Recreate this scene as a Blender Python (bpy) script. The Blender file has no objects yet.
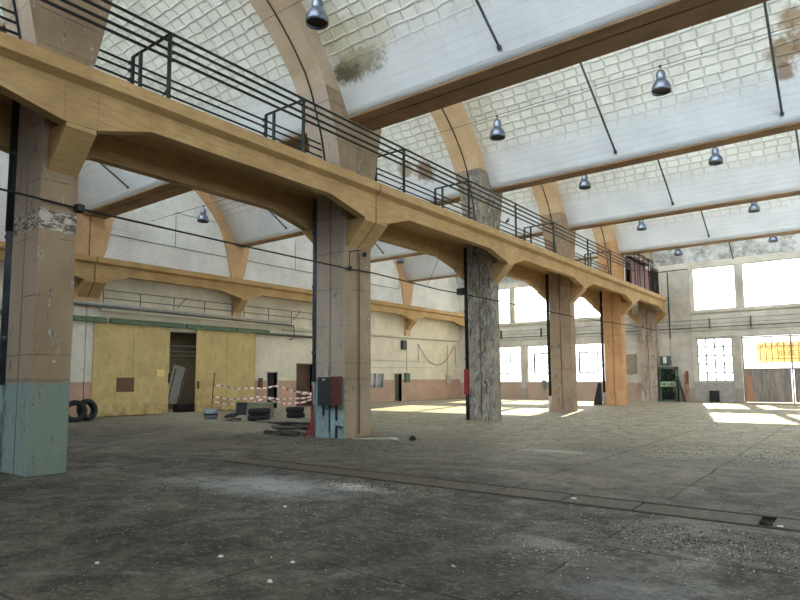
import bpy, bmesh, math, random
from mathutils import Vector, Matrix
random.seed(7)
S = bpy.context.scene
COL = S.collection
R = math.radians

# ------------------------------------------------------------ camera
f, pitch, yaw, roll, H = 606.23, R(5.26), R(37.33), R(-0.38), 1.6
cd = bpy.data.cameras.new('camera'); cam = bpy.data.objects.new('camera', cd); COL.objects.link(cam)
Fv = Vector((-math.sin(yaw)*math.cos(pitch), math.cos(yaw)*math.cos(pitch), math.sin(pitch)))
Rv = Vector((math.cos(yaw), math.sin(yaw), 0)); Uv = Rv.cross(Fv)
R2 = Rv*math.cos(roll)+Uv*math.sin(roll); U2 = Uv*math.cos(roll)-Rv*math.sin(roll)
M = Matrix((R2, U2, -Fv)).transposed().to_4x4(); M.translation = (0, 0, H)
cam.matrix_world = M
cd.sensor_width = 36; cd.lens = f/800*36; cd.shift_y = 23.84/800; cd.clip_end = 500; cd.clip_start = .05
S.camera = cam

# ------------------------------------------------------------ light
S.view_settings.view_transform = 'Standard'; S.view_settings.look = 'None'
S.view_settings.gamma = 1; S.view_settings.use_curve_mapping = False
S.view_settings.exposure = 2.62
w = bpy.data.worlds.new('sky'); S.world = w; w.use_nodes = True
wn = w.node_tree.nodes; wl = w.node_tree.links; wn.clear()
wo = wn.new('ShaderNodeOutputWorld'); wb = wn.new('ShaderNodeBackground')
wb.inputs['Color'].default_value = (.80, .90, 1.0, 1); wb.inputs['Strength'].default_value = 1.15
wl.new(wb.outputs[0], wo.inputs[0])
sl = bpy.data.lights.new('sun', 'SUN'); sun = bpy.data.objects.new('sun', sl); COL.objects.link(sun)
sun.rotation_euler = Vector((.227, -1, -.4455)).to_track_quat('-Z', 'Y').to_euler(); sun.location = (-10, 70, 40)
sl.energy = 4.2; sl.angle = R(.6); sl.color = (1, .83, .46)

# hall dimensions
XN, XA = -11.35, -12.45          # nave and aisle faces of the column row
XW, XR = -27.57, 13.3             # left wall, right wall
YE, YB = 44.6, -11.4             # end wall, wall behind the camera
FR = [(-11.4, -10.75), (-3.45, -2.8), (4.45, 5.1), (12.35, 13.48), (20.8, 21.38), (28.75, 29.33), (36.7, 37.3), (44.6, 45.2)]

def portal(cx, cy, cz, sx, sy, rot):
    l = bpy.data.lights.new('daylight_portal', 'AREA'); l.shape = 'RECTANGLE'; l.size = sx; l.size_y = sy
    l.cycles.is_portal = True
    o = bpy.data.objects.new('daylight_portal', l); COL.objects.link(o); o.location = (cx, cy, cz); o.rotation_euler = rot
    return o
for k in range(7):
    yf = FR[k][1]
    portal((XW+XR)/2, yf+.78, 11.65, XR-XW, 3.8, (R(90-14), 0, 0))
for x0, x1 in ((-26, -14.6), (-9, -.8)):
    portal((x0+x1)/2, YE-.02, 7.55, x1-x0, 3.0, (R(-90), 0, 0))
    portal((x0+x1)/2, YE-.02, 2.8, x1-x0, 2.9, (R(-90), 0, 0))

for k in range(7):  # sampling portals at the added right-wall windows
    portal(XR-.02, (FR[k][1]+FR[k+1][0])/2, 5.7, 5.0, FR[k+1][0]-FR[k][1]-1.8, (0, R(90), 0))
# ------------------------------------------------------------ helpers
def tag(o, label=None, cat=None, group=None, kind=None):
    if label: o['label'] = label
    if cat: o['category'] = cat
    if group: o['group'] = group
    if kind: o['kind'] = kind
    return o
def thing(name, label, cat, loc=(0, 0, 0), group=None):
    o = bpy.data.objects.new(name, None); COL.objects.link(o); o.location = loc; o.empty_display_size = .2
    return tag(o, label, cat, group)
class MB:
    def __init__(s): s.v = []; s.f = []; s.mi = []; s.uv = None; s.smooth = False
    def add(s, vs, fs, mi=0):
        b = len(s.v); s.v += [tuple(x) for x in vs]; s.f += [tuple(i+b for i in q) for q in fs]; s.mi += [mi]*len(fs); return s
    def box(s, x0, x1, y0, y1, z0, z1, mi=0):
        vs = [(x, y, z) for z in (z0, z1) for y in (y0, y1) for x in (x0, x1)]
        return s.add(vs, [(0, 2, 3, 1), (4, 5, 7, 6), (0, 1, 5, 4), (2, 6, 7, 3), (0, 4, 6, 2), (1, 3, 7, 5)], mi)
    def obox(s, c, sz, rot=(0, 0, 0), mi=0):
        from mathutils import Euler
        m = Euler(rot).to_matrix(); c = Vector(c)
        vs = [c+m@Vector((x*sz[0]/2, y*sz[1]/2, z*sz[2]/2)) for z in (-1, 1) for y in (-1, 1) for x in (-1, 1)]
        return s.add(vs, [(0, 2, 3, 1), (4, 5, 7, 6), (0, 1, 5, 4), (2, 6, 7, 3), (0, 4, 6, 2), (1, 3, 7, 5)], mi)
    def prism(s, poly, a0, a1, axis='x', mi=0):       # poly in the plane across the axis: x:(y,z) y:(x,z) z:(x,y)
        def mk(p, a): return (a, p[0], p[1]) if axis == 'x' else ((p[0], a, p[1]) if axis == 'y' else (p[0], p[1], a))
        n = len(poly); vs = [mk(p, a0) for p in poly]+[mk(p, a1) for p in poly]
        fs = [(i, (i+1) % n, n+(i+1) % n, n+i) for i in range(n)]
        fs += [tuple(range(n))[::-1], tuple(range(n, 2*n))]
        return s.add(vs, fs, mi)
    def strip(s, A, B, a0, a1, axis='x', mi=0):       # solid between two polylines of equal length
        for i in range(len(A)-1): s.prism([A[i], A[i+1], B[i+1], B[i]], a0, a1, axis, mi)
        return s
    def tube(s, pts, r, n=6, mi=0):
        pts = [Vector(p) for p in pts]; rings = []
        for i, p in enumerate(pts):
            d = (pts[min(i+1, len(pts)-1)]-pts[max(i-1, 0)]).normalized()
            a = d.cross(Vector((0, 0, 1)) if abs(d.z) < .9 else Vector((1, 0, 0))).normalized(); b = d.cross(a)
            rr = r[i] if isinstance(r, (list, tuple)) else r
            rings.append([p+a*rr*math.cos(2*math.pi*k/n)+b*rr*math.sin(2*math.pi*k/n) for k in range(n)])
        vs = [v for q in rings for v in q]; fs = []
        for i in range(len(pts)-1):
            for k in range(n): fs.append((i*n+k, i*n+(k+1) % n, (i+1)*n+(k+1) % n, (i+1)*n+k))
        fs += [tuple(range(n))[::-1], tuple((len(pts)-1)*n+k for k in range(n))]
        return s.add(vs, fs, mi)
    def lathe(s, prof, c=(0, 0, 0), n=24, axis='z', mi=0, closed=False):
        vs = []; m = len(prof)
        for k in range(n):
            a = 2*math.pi*k/n
            for r, h in prof:
                p = (r*math.cos(a), r*math.sin(a), h)
                if axis == 'x': p = (p[2], p[0], p[1])
                if axis == 'y': p = (p[0], p[2], p[1])
                vs.append((p[0]+c[0], p[1]+c[1], p[2]+c[2]))
        fs = []
        for k in range(n):
            for i in range(m if closed else m-1):
                j = (i+1) % m; fs.append((k*m+i, ((k+1) % n)*m+i, ((k+1) % n)*m+j, k*m+j))
        return s.add(vs, fs, mi)
    def build(s, name, mats, parent=None, label=None, smooth=False, bevel=0, kind=None):
        me = bpy.data.meshes.new(name)
        off = Vector((0, 0, 0))
        if parent is not None:
            off = s_off(parent)
        me.from_pydata([tuple(Vector(v)-off) for v in s.v], [], s.f)
        if not isinstance(mats, (list, tuple)): mats = [mats]
        for m in mats: me.materials.append(m)
        for p, i in zip(me.polygons, s.mi): p.material_index = i; p.use_smooth = smooth
        bm = bmesh.new(); bm.from_mesh(me); bmesh.ops.recalc_face_normals(bm, faces=bm.faces); bm.to_mesh(me); bm.free()
        o = bpy.data.objects.new(name, me); COL.objects.link(o)
        if parent is not None: o.parent = parent
        if bevel:
            b = o.modifiers.new('bevel', 'BEVEL'); b.width = bevel; b.segments = 2; b.limit_method = 'ANGLE'
        if label: o['label'] = label
        if kind: o['kind'] = kind
        return o
def s_off(p):
    o = Vector((0, 0, 0))
    while p is not None: o += Vector(p.location); p = p.parent
    return o

# ------------------------------------------------------------ material helpers
def lin(c): return tuple(((x/255)/12.92 if x/255 <= .04045 else ((x/255+.055)/1.055)**2.4) for x in c)
class NT:
    def __init__(s, name):
        s.m = bpy.data.materials.new(name); s.m.use_nodes = True; s.t = s.m.node_tree; s.n = s.t.nodes; s.l = s.t.links
        s.b = s.n['Principled BSDF']; s.b.inputs['Roughness'].default_value = .85
        s.tc = s.n.new('ShaderNodeTexCoord')
    def sock(s, v, inp):
        if hasattr(v, 'node'): s.l.new(v, inp)
        else:
            if isinstance(v, (tuple, list)) and len(v) == 3 and inp.type == 'RGBA': v = (*v, 1)
            inp.default_value = v
    def pos(s, kind='Object', scale=(1, 1, 1), swz=None):
        o = s.tc.outputs[kind]
        if kind == 'World':
            o = None
        if swz:
            sp = s.n.new('ShaderNodeSeparateXYZ'); s.l.new(o, sp.inputs[0]); cb = s.n.new('ShaderNodeCombineXYZ')
            for i, a in enumerate(swz):
                if a in 'XYZ': s.l.new(sp.outputs[a], cb.inputs[i])
            o = cb.outputs[0]
        if scale != (1, 1, 1):
            mp = s.n.new('ShaderNodeMapping'); mp.inputs['Scale'].default_value = scale; s.l.new(o, mp.inputs[0]); o = mp.outputs[0]
        return o
    def wpos(s, scale=(1, 1, 1), swz=None):
        g = s.n.new('ShaderNodeNewGeometry'); o = g.outputs['Position']
        if swz:
            sp = s.n.new('ShaderNodeSeparateXYZ'); s.l.new(o, sp.inputs[0]); cb = s.n.new('ShaderNodeCombineXYZ')
            for i, a in enumerate(swz):
                if a in 'XYZ': s.l.new(sp.outputs[a], cb.inputs[i])
            o = cb.outputs[0]
        if scale != (1, 1, 1):
            mp = s.n.new('ShaderNodeMapping'); mp.inputs['Scale'].default_value = scale; s.l.new(o, mp.inputs[0]); o = mp.outputs[0]
        return o
    def noise(s, vec, scale, detail=4, rough=.6, dist=0):
        n = s.n.new('ShaderNodeTexNoise'); s.l.new(vec, n.inputs['Vector']); n.inputs['Scale'].default_value = scale
        n.inputs['Detail'].default_value = detail; n.inputs['Roughness'].default_value = rough; n.inputs['Distortion'].default_value = dist
        return n.outputs['Fac']
    def ramp(s, v, a, b, lo=0., hi=1.):
        n = s.n.new('ShaderNodeMapRange'); s.l.new(v, n.inputs[0]); n.inputs[1].default_value = a; n.inputs[2].default_value = b
        n.inputs[3].default_value = lo; n.inputs[4].default_value = hi; n.interpolation_type = 'SMOOTHSTEP'; return n.outputs[0]
    def math(s, op, a, b=0., c=None):
        n = s.n.new('ShaderNodeMath'); n.operation = op; s.sock(a, n.inputs[0]); s.sock(b, n.inputs[1]); return n.outputs[0]
    def mix(s, fac, a, b, mode='MIX'):
        n = s.n.new('ShaderNodeMix'); n.data_type = 'RGBA'; n.blend_type = mode
        s.sock(fac, n.inputs[0]); s.sock(a, n.inputs[6]); s.sock(b, n.inputs[7]); return n.outputs[2]
    def bump(s, h, strength=.3, dist=.05):
        n = s.n.new('ShaderNodeBump'); n.inputs['Strength'].default_value = strength; n.inputs['Distance'].default_value = dist
        s.l.new(h, n.inputs['Height']); s.l.new(n.outputs[0], s.b.inputs['Normal']); return n
    def out(s, col, rough=None, metal=None):
        s.sock(col, s.b.inputs['Base Color'])
        if rough is not None: s.sock(rough, s.b.inputs['Roughness'])
        if metal is not None: s.sock(metal, s.b.inputs['Metallic'])
        return s.m
    def xyz(s, vec):
        sp = s.n.new('ShaderNodeSeparateXYZ'); s.l.new(vec, sp.inputs[0]); return sp.outputs
def plain(name, c, rough=.7, metal=0., var=.12, sc=6):
    t = NT(name); c = lin(c); n = t.noise(t.wpos(), sc, 4)
    return t.out(t.mix(t.ramp(n, .3, .7), tuple(x*(1-var) for x in c), tuple(min(1, x*(1+var)) for x in c)), rough, metal)

# painted / board-marked concrete
def concrete(name, c, c2, streak=(1, 1, 1), grime=(70, 60, 48), amt=.35, bump=.25):
    t = NT(name); p = t.wpos(); ps = t.wpos(streak)
    n1 = t.noise(p, .9, 5); n2 = t.noise(ps, 6, 5, .7); n3 = t.noise(p, 14, 4, .7)
    col = t.mix(t.ramp(n1, .35, .65), lin(c), lin(c2))
    col = t.mix(t.ramp(n2, .35, .75, 0, amt), col, lin(grime))
    sp = t.ramp(n3, .68, .76, 0, .7*amt)
    col = t.mix(sp, col, lin((60, 52, 45)))
    t.bump(n2, bump, .02)
    return t.out(col, .85)
M_ochre = concrete('ochre_painted_concrete', (198, 164, 112), (182, 148, 98), (6, .35, 3), (118, 92, 60), .45)
M_beam = concrete('brown_beam_concrete', (156, 124, 90), (136, 106, 76), (.4, 5, 5), (84, 66, 48), .5)
M_rib = concrete('rib_concrete', (196, 176, 152), (180, 160, 136), (3, 2, 2), (140, 122, 104), .35)
M_rib2 = concrete('rib_concrete_orange', (212, 184, 146), (198, 168, 130), (3, 2, 2), (160, 130, 100), .35)
M_wrib = concrete('wall_rib_concrete', (206, 170, 130), (194, 158, 118), (3, 2, 2), (150, 120, 90), .35)
M_dark = plain('dark_gap', (28, 24, 20), .9)

def column_mat(name, c, c2, teal=0, front_only=False, peel=0., greypeel=(120, 116, 105), band=4.42, fa=.7):
    t = NT(name); p = t.wpos(); n1 = t.noise(p, .8, 5); ns = t.noise(t.wpos((2, 2, .25)), 3.2, 6, .7); nf = t.noise(p, 7, 6, .75)
    xyz = t.xyz(p)
    col = t.mix(t.ramp(n1, .35, .65), lin(c), lin(c2))
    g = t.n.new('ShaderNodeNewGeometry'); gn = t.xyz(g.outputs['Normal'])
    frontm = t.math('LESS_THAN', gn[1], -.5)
    col = t.mix(t.math('MULTIPLY', frontm, fa), col, lin((188, 174, 162)))  # paler front faces: the daylight falling on them is put into the colour
    # hairline formwork joints and chips
    ch = t.ramp(nf, .66, .70, 0, .8)
    col = t.mix(ch, col, lin((100, 88, 76)))
    ch2 = t.ramp(t.noise(p, 4.3, 5, .7), .68, .705, 0, .85)
    col = t.mix(ch2, col, lin((205, 200, 190)))
    hl = t.math('LESS_THAN', t.math('FRACT', t.math('ADD', t.math('DIVIDE', xyz[2], 1.04), t.math('MULTIPLY', nf, .03))), .018)
    hl = t.math('MULTIPLY', hl, t.ramp(t.noise(p, 1.9, 5, .7), .42, .58, 0, .75))
    col = t.mix(hl, col, lin((66, 56, 48)))
    bn = t.math('MULTIPLY', t.math('GREATER_THAN', t.math('ADD', xyz[2], t.math('MULTIPLY', nf, .25)), band), t.math('LESS_THAN', t.math('ADD', xyz[2], t.math('MULTIPLY', nf, .35)), band+.4))
    bc = t.mix(t.ramp(t.noise(t.wpos((1.5, 1.5, 4)), 3, 6, .8), .46, .54), lin((70, 62, 54)), lin((212, 208, 200)))
    col = t.mix(t.math('MULTIPLY', bn, .7), col, bc)
    if teal:
        zt = t.math('ADD', xyz[2], t.math('MULTIPLY', t.math('SUBTRACT', nf, .5), .12))
        m = t.math('LESS_THAN', zt, 1.58)
        if front_only: m = t.math('MULTIPLY', m, frontm)
        tc = t.mix(frontm, lin((124, 138, 126)), lin((150, 176, 182)))  # one teal paint; its lit front and shaded side put into the colour
        tc = t.mix(t.ramp(nf, .55, .75, 0, .5), tc, lin((98, 105, 96)))
        edge = t.math('MULTIPLY', t.math('GREATER_THAN', zt, 1.60), t.math('LESS_THAN', zt, 1.66))
        col = t.mix(t.math('MULTIPLY', edge, .4), col, lin((90, 85, 80)))
        col = t.mix(m, col, tc)
    if peel:
        pk = t.ramp(t.noise(t.wpos((1.6, 1.6, .5)), 2.6, 8, .8, .6), .62-.17*peel, .645-.17*peel)
        pc = t.mix(t.ramp(t.noise(t.wpos((3, 3, .9)), 4, 7, .8), .38, .62), lin((52, 48, 42)), lin((196, 190, 178)))
        pc = t.mix(t.ramp(t.noise(p, 2.1, 4), .45, .6, 0, .8), pc, lin(greypeel))
        col = t.mix(pk, col, pc)
        t.bump(t.math('ADD', nf, pk), .6, .04)
    else:
        t.bump(ns, .25, .02)
    col = t.mix(t.ramp(ns, .5, .8, 0, .3), col, lin((88, 76, 64)))
    return t.out(col, .88)
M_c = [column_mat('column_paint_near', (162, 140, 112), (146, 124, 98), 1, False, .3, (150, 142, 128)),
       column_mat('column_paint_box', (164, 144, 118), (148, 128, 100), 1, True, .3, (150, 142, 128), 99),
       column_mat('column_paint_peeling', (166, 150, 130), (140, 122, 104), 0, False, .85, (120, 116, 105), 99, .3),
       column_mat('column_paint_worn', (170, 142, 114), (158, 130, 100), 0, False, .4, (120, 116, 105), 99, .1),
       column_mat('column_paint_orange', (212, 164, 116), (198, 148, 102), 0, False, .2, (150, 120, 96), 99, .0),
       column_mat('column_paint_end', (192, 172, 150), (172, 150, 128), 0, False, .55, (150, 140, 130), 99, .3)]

def shell_mat():
    t = NT('white_vault_blocks'); uv = t.tc.outputs['UV']; x = t.xyz(uv); p = t.wpos(); px = t.xyz(p)
    dn = t.noise(uv, 3.5, 3); 
    vm = t.n.new('ShaderNodeVectorMath'); vm.operation = 'ADD'
    sc = t.n.new('ShaderNodeVectorMath'); sc.operation = 'SCALE'; sc.inputs[3].default_value = .12
    nz = t.n.new('ShaderNodeTexNoise'); nz.inputs['Scale'].default_value = 2.2; nz.inputs['Detail'].default_value = 4; t.l.new(uv, nz.inputs['Vector'])
    t.l.new(nz.outputs['Color'], sc.inputs[0]); t.l.new(uv, vm.inputs[0]); t.l.new(sc.outputs[0], vm.inputs[1])
    b = t.n.new('ShaderNodeTexBrick'); t.l.new(vm.outputs[0], b.inputs['Vector'])
    b.offset = .16; b.inputs['Scale'].default_value = 1; b.inputs['Brick Width'].default_value = .46; b.inputs['Row Height'].default_value = .30
    b.inputs['Mortar Size'].default_value = .045; b.inputs['Mortar Smooth'].default_value = 1; b.inputs['Bias'].default_value = 0
    b.inputs['Color1'].default_value = (1, 1, 1, 1); b.inputs['Color2'].default_value = (.6, .6, .6, 1); b.inputs['Mortar'].default_value = (0, 0, 0, 1)
    zone = t.ramp(t.math('ADD', x[1], t.math('MULTIPLY', dn, .8)), 1.35, 2.5)
    bl = t.math('MULTIPLY', b.outputs['Fac'], zone)
    big = t.noise(uv, .5, 4)
    smooth = t.mix(t.ramp(big, .35, .65), lin((232, 236, 240)), lin((220, 224, 228)))
    blk = t.mix(b.outputs['Color'], lin((214, 213, 206)), lin((240, 240, 234)))
    blk = t.mix(t.ramp(t.noise(uv, 1.1, 5, .7), .45, .7, 0, .55), blk, lin((196, 196, 188)))
    col = t.mix(zone, smooth, blk)
    col = t.mix(t.math('MULTIPLY', bl, t.ramp(big, .3, .7,   .12, .34)), col, lin((168, 170, 168)))
    # board lines in the smooth foot
    ln = t.n.new('ShaderNodeTexWave'); ln.wave_type = 'BANDS'; ln.bands_direction = 'Y'; ln.inputs['Scale'].default_value = .9
    ln.inputs['Distortion'].default_value = .3; t.l.new(t.pos('UV', (.15, 1.6, 1)), ln.inputs['Vector'])
    lm = t.math('MULTIPLY', t.ramp(ln.outputs['Fac'], .02, .0), t.math('SUBTRACT', 1, zone))
    col = t.mix(t.math('MULTIPLY', lm, .3), col, lin((150, 160, 170)))
    # streaks
    st = t.noise(t.pos('UV', (.5, 5, 1)), 2, 5, .7)
    col = t.mix(t.ramp(st, .5, .8, 0, .25), col, lin((178, 178, 172)))
    # mould and damp stains at their own spots
    def spot(cx, cy, cz, r, c, a, freq=3, sx=1.):
        nonlocal col
        q_ = t.n.new('ShaderNodeVectorMath'); q_.operation = 'MULTIPLY'; t.l.new(p, q_.inputs[0]); q_.inputs[1].default_value = (sx, 1, 1)
        v = t.n.new('ShaderNodeVectorMath'); v.operation = 'DISTANCE'; t.l.new(q_.outputs[0], v.inputs[0]); v.inputs[1].default_value = (cx*sx, cy, cz)
        n = t.noise(p, freq, 6, .75)
        m = t.ramp(t.math('SUBTRACT', t.math('ADD', t.math('DIVIDE', v.outputs['Value'], r), t.math('MULTIPLY', n, 1.6)), .8), .95, .45, 0, a)
        col = t.mix(m, col, lin(c))
    spot(-14.1, 20.3, 10.25, .6, (120, 92, 64), .9, 3)
    spot(-15, 20.1, 10.5, .5, (150, 124, 96), .8, 3)
    spot(-10.5, 11.9, 10.2, .55, (128, 120, 92), .85, 5, .45)
    spot(-10.9, 11.95, 10.1, .36, (92, 86, 66), .9, 7, .5)
    spot(-10.2, 11.6, 10.7, .8, (186, 180, 150), .5, 4, .5)
    spot(-10.9, 11.3, 11.1, .8, (175, 170, 140), .5, 3)
    spot(-1.32, 19.85, 10.9, .55, (150, 126, 96), .9, 3)
    spot(-1.0, 19.3, 11.5, .5, (158, 134, 104), .9, 3)
    spot(-1.3, 20.2, 10.4, .35, (130, 100, 74), .8, 4)
    spot(-.7, 19.7, 11.0, .6, (140, 112, 84), .8, 3)
    # the last bay is grimier, as in the photo
    far = t.ramp(px[1], 38, 40)
    gr = t.ramp(t.noise(p, 1.3, 7, .8), .4, .62, 0, .75)
    col = t.mix(t.math('MULTIPLY', far, gr), col, lin((128, 122, 106)))
    h = t.math('SUBTRACT', t.math('MULTIPLY', t.noise(uv, 9, 4), .25), bl)
    h = t.math('ADD', h, t.math('MULTIPLY', lm, -.2))
    t.bump(h, .6, .035)
    return t.out(col, .7)
M_shell = shell_mat()

def wall_mat(name, c, c2, swz, split, cl, brick=True, grime=.4, upper=None, xlim=None):
    t = NT(name); p = t.wpos(); v = t.wpos(swz=swz); x = t.xyz(p)
    n1 = t.noise(p, .7, 6, .7); n2 = t.noise(t.wpos((1, 1, 3)), 2.4, 6, .75)
    nz = t.n.new('ShaderNodeTexNoise'); nz.inputs['Scale'].default_value = 1.5; t.l.new(v, nz.inputs['Vector'])
    b = t.n.new('ShaderNodeTexBrick'); t.l.new(v, b.inputs['Vector']); b.inputs['Scale'].default_value = 1
    b.inputs['Brick Width'].default_value = .30; b.inputs['Row Height'].default_value = .13; b.inputs['Mortar Size'].default_value = .012
    b.inputs['Mortar Smooth'].default_value = .5
    col = t.mix(t.ramp(n1, .35, .65), lin(c), lin(c2))
    if upper: col = t.mix(t.ramp(x[2], 7.0, 7.1), col, t.mix(t.ramp(n1, .35, .65), lin(upper), lin(tuple(k*.93 for k in upper))))
    m = t.math('LESS_THAN', t.math('ADD', x[2], t.math('MULTIPLY', t.math('SUBTRACT', n2, .5), .1)), split)
    col = t.mix(m, col, t.mix(t.ramp(n1, .3, .7), lin(cl), lin(tuple(k*.9 for k in cl)))) if not xlim else t.mix(m, col, t.mix(t.math('GREATER_THAN', x[0], xlim), t.mix(t.ramp(n1, .3, .7), lin(cl), lin(tuple(k*.9 for k in cl))), t.mix(t.ramp(n2, .35, .65), lin((176, 170, 160)), lin((150, 144, 134)))))
    cr = t.ramp(t.noise(t.wpos((1, 1, 3.5)), 2.8, 6, .8), .60, .66, 0, grime)
    col = t.mix(cr, col, lin((110, 98, 82)))
    if brick:
        nb = t.ramp(t.noise(p, 1.8, 4), .4, .7, .05, .4)
        col = t.mix(t.math('MULTIPLY', b.outputs['Fac'], nb), col, lin((150, 138, 118)))
        t.bump(t.math('SUBTRACT', t.math('MULTIPLY', n2, .4), b.outputs['Fac']), .5, .02)
    else: t.bump(n2, .4, .03)
    pk = t.ramp(t.noise(p, 1.7, 7, .8, .4), .64, .67, 0, .55)
    col = t.mix(pk, col, lin((150, 128, 108)))
    return t.out(col, .88)
M_wl = wall_mat('painted_brick_left', (232, 222, 198), (214, 204, 182), ('Y', 'Z', '0'), 1.60, (200, 164, 140), True, .5, (240, 240, 238))
M_we = wall_mat('painted_end_wall', (214, 206, 190), (190, 182, 166), ('X', 'Z', '0'), 1.30, (190, 162, 142), False, .7, None, -9.4)
M_wp = wall_mat('end_wall_pillars', (198, 190, 176), (172, 164, 150), ('X', 'Z', '0'), .9, (172, 156, 142), False, .5)
M_wr = wall_mat('plain_side_wall', (200, 194, 180), (186, 180, 166), ('Y', 'Z', '0'), 1.55, (186, 150, 128))

def pier_mat():
    t = NT('pier_paint'); p = t.wpos(); x = t.xyz(p); n = t.noise(p, 2.5, 6, .75)
    col = t.mix(t.ramp(n, .35, .65), lin((206, 170, 130)), lin((194, 158, 118)))
    zz = t.math('ADD', x[2], t.math('MULTIPLY', n, .1))
    col = t.mix(t.math('LESS_THAN', zz, 4.95), col, t.mix(t.ramp(n, .3, .7), lin((226, 220, 206)), lin((206, 200, 186))))
    col = t.mix(t.math('LESS_THAN', zz, 1.64), col, t.mix(t.ramp(n, .3, .7), lin((196, 160, 138)), lin((180, 146, 126))))
    t.bump(n, .25, .02); return t.out(col, .85)
M_pier = pier_mat()
def floor_mat():
    t = NT('dusty_concrete_floor'); p = t.wpos(); x = t.xyz(p)
    n1 = t.noise(p, .28, 7, .68, .8); n2 = t.noise(p, 1.7, 8, .75, .5); n3 = t.noise(p, 11, 6, .75); n4 = t.noise(p, 45, 3, .7)
    col = t.mix(t.ramp(n1, .36, .64), lin((62, 58, 52)), lin((102, 98, 90)))
    col = t.mix(t.ramp(n2, .38, .66, 0, .85), col, lin((50, 48, 44)))
    col = t.mix(t.ramp(t.noise(p, .55, 8, .75, 1.5), .54, .68, 0, .5), col, lin((142, 145, 145)))
    def spot(cx, cy, sx, sy, c, a):
        nonlocal col
        v = t.n.new('ShaderNodeVectorMath'); v.operation = 'SUBTRACT'; t.l.new(p, v.inputs[0]); v.inputs[1].default_value = (cx, cy, 0)
        w_ = t.n.new('ShaderNodeVectorMath'); w_.operation = 'DIVIDE'; t.l.new(v.outputs[0], w_.inputs[0]); w_.inputs[1].default_value = (sx, sy, 1)
        l_ = t.n.new('ShaderNodeVectorMath'); l_.operation = 'LENGTH'; t.l.new(w_.outputs[0], l_.inputs[0])
        m_ = t.ramp(t.math('ADD', l_.outputs['Value'], t.math('MULTIPLY', t.noise(p, 1.6, 8, .8, .5), 1.5)), 1.7, .9, 0, a)
        col = t.mix(m_, col, lin(c))
    spot(-7.3, 6.3, 2.0, 1.1, (160, 166, 170), .8); spot(-6.2, 6.95, .9, .35, (206, 206, 202), .8); spot(-8.6, 5.9, .9, .7, (136, 142, 146), .6)
    spot(-5.6, 12.9, 1.6, .5, (176, 170, 156), .7); spot(-6.6, 13.2, 1.4, .35, (36, 34, 32), .8); spot(-3.8, 13.0, 1.5, .4, (40, 38, 34), .7)
    spot(-5.4, 8.6, 1.1, .3, (40, 42, 44), .75); spot(-2.6, 5.7, .5, .3, (160, 158, 150), .5); spot(-1.4, 4.8, 1.2, .5, (118, 122, 126), .5)
    spot(-6, 3.6, 2.2, 1.4, (38, 36, 33), .7); spot(-2.8, 4.4, 1.4, .9, (40, 38, 35), .6); spot(-9.6, 7.4, 2.0, .5, (52, 48, 42), .7); spot(-4.0, 9.6, 2.4, .7, (122, 112, 96), .6); spot(-10.8, 12.0, 2.2, 1.0, (44, 41, 37), .8); spot(-13.5, 9.5, 2.5, .8, (110, 102, 88), .6); spot(-3.3, 7.0, 1.2, .5, (48, 45, 41), .6)
    col = t.mix(t.ramp(n3, .50, .66, 0, .55), col, lin((126, 122, 112)))
    col = t.mix(t.ramp(n4, .55, .66, 0, .7), col, lin((34, 32, 30)))
    # paler ground deeper in the hall: dust, with glare and sun bounce painted in
    dust_glare = t.ramp(t.math('ADD', x[1], t.math('MULTIPLY', n1, 12)), 12, 28, 0, .8)
    col = t.mix(dust_glare, col, t.mix(t.ramp(n2, .35, .65), lin((124, 114, 96)), lin((200, 188, 160))))
    bl_ = t.ramp(t.noise(p, 3.6, 6, .8, .6), .52, .60, 0, .55); col = t.mix(bl_, col, lin((46, 43, 38)))
    bl2 = t.ramp(t.noise(t.wpos((.5, 1.4, 1)), 5.0, 5, .8), .57, .64, 0, .45); col = t.mix(bl2, col, lin((150, 146, 134)))
    # slab joints
    nz = t.n.new('ShaderNodeTexNoise'); nz.inputs['Scale'].default_value = .8; nz.inputs['Detail'].default_value = 5; t.l.new(p, nz.inputs['Vector'])
    vm = t.n.new('ShaderNodeVectorMath'); vm.operation = 'MULTIPLY_ADD'; t.l.new(nz.outputs['Color'], vm.inputs[0]); vm.inputs[1].default_value = (.12, .12, 0); t.l.new(p, vm.inputs[2])
    b = t.n.new('ShaderNodeTexBrick'); t.l.new(vm.outputs[0], b.inputs['Vector']); b.inputs['Scale'].default_value = 1; b.offset = 0
    b.inputs['Brick Width'].default_value = 2.1; b.inputs['Row Height'].default_value = 2.0; b.inputs['Mortar Size'].default_value = .018; b.inputs['Mortar Smooth'].default_value = .3
    jm = t.math('MULTIPLY', b.outputs['Fac'], t.ramp(n2, .35, .6, .3, .95))
    col = t.mix(jm, col, lin((24, 22, 20)))
    gr = t.noise(p, 24, 5, .8); col = t.mix(t.ramp(gr, .56, .64, 0, .55), col, lin((150, 146, 136))); col = t.mix(t.ramp(gr, .44, .36, 0, .6), col, lin((30, 29, 27)))
    # pale specks
    v = t.n.new('ShaderNodeTexVoronoi'); v.inputs['Scale'].default_value = 11; t.l.new(p, v.inputs['Vector'])
    sp = t.math('MULTIPLY', t.math('LESS_THAN', v.outputs['Distance'], .10), t.math('GREATER_THAN', t.noise(p, 1.3, 6, .8), .52))
    col = t.mix(t.math('MULTIPLY', sp, .8), col, lin((190, 188, 180)))
    # scraped tracks
    tr = t.ramp(t.noise(t.wpos((.25, 2.2, 1)), 1.6, 6, .75), .58, .7, 0, .4)
    col = t.mix(tr, col, lin((50, 47, 43)))
    t.bump(t.math('ADD', t.math('ADD', n3, t.math('MULTIPLY', n2, .6)), t.math('MULTIPLY', jm, -1)), .5, .02)
    rg = t.ramp(n2, .35, .65, .55, .9)
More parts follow.
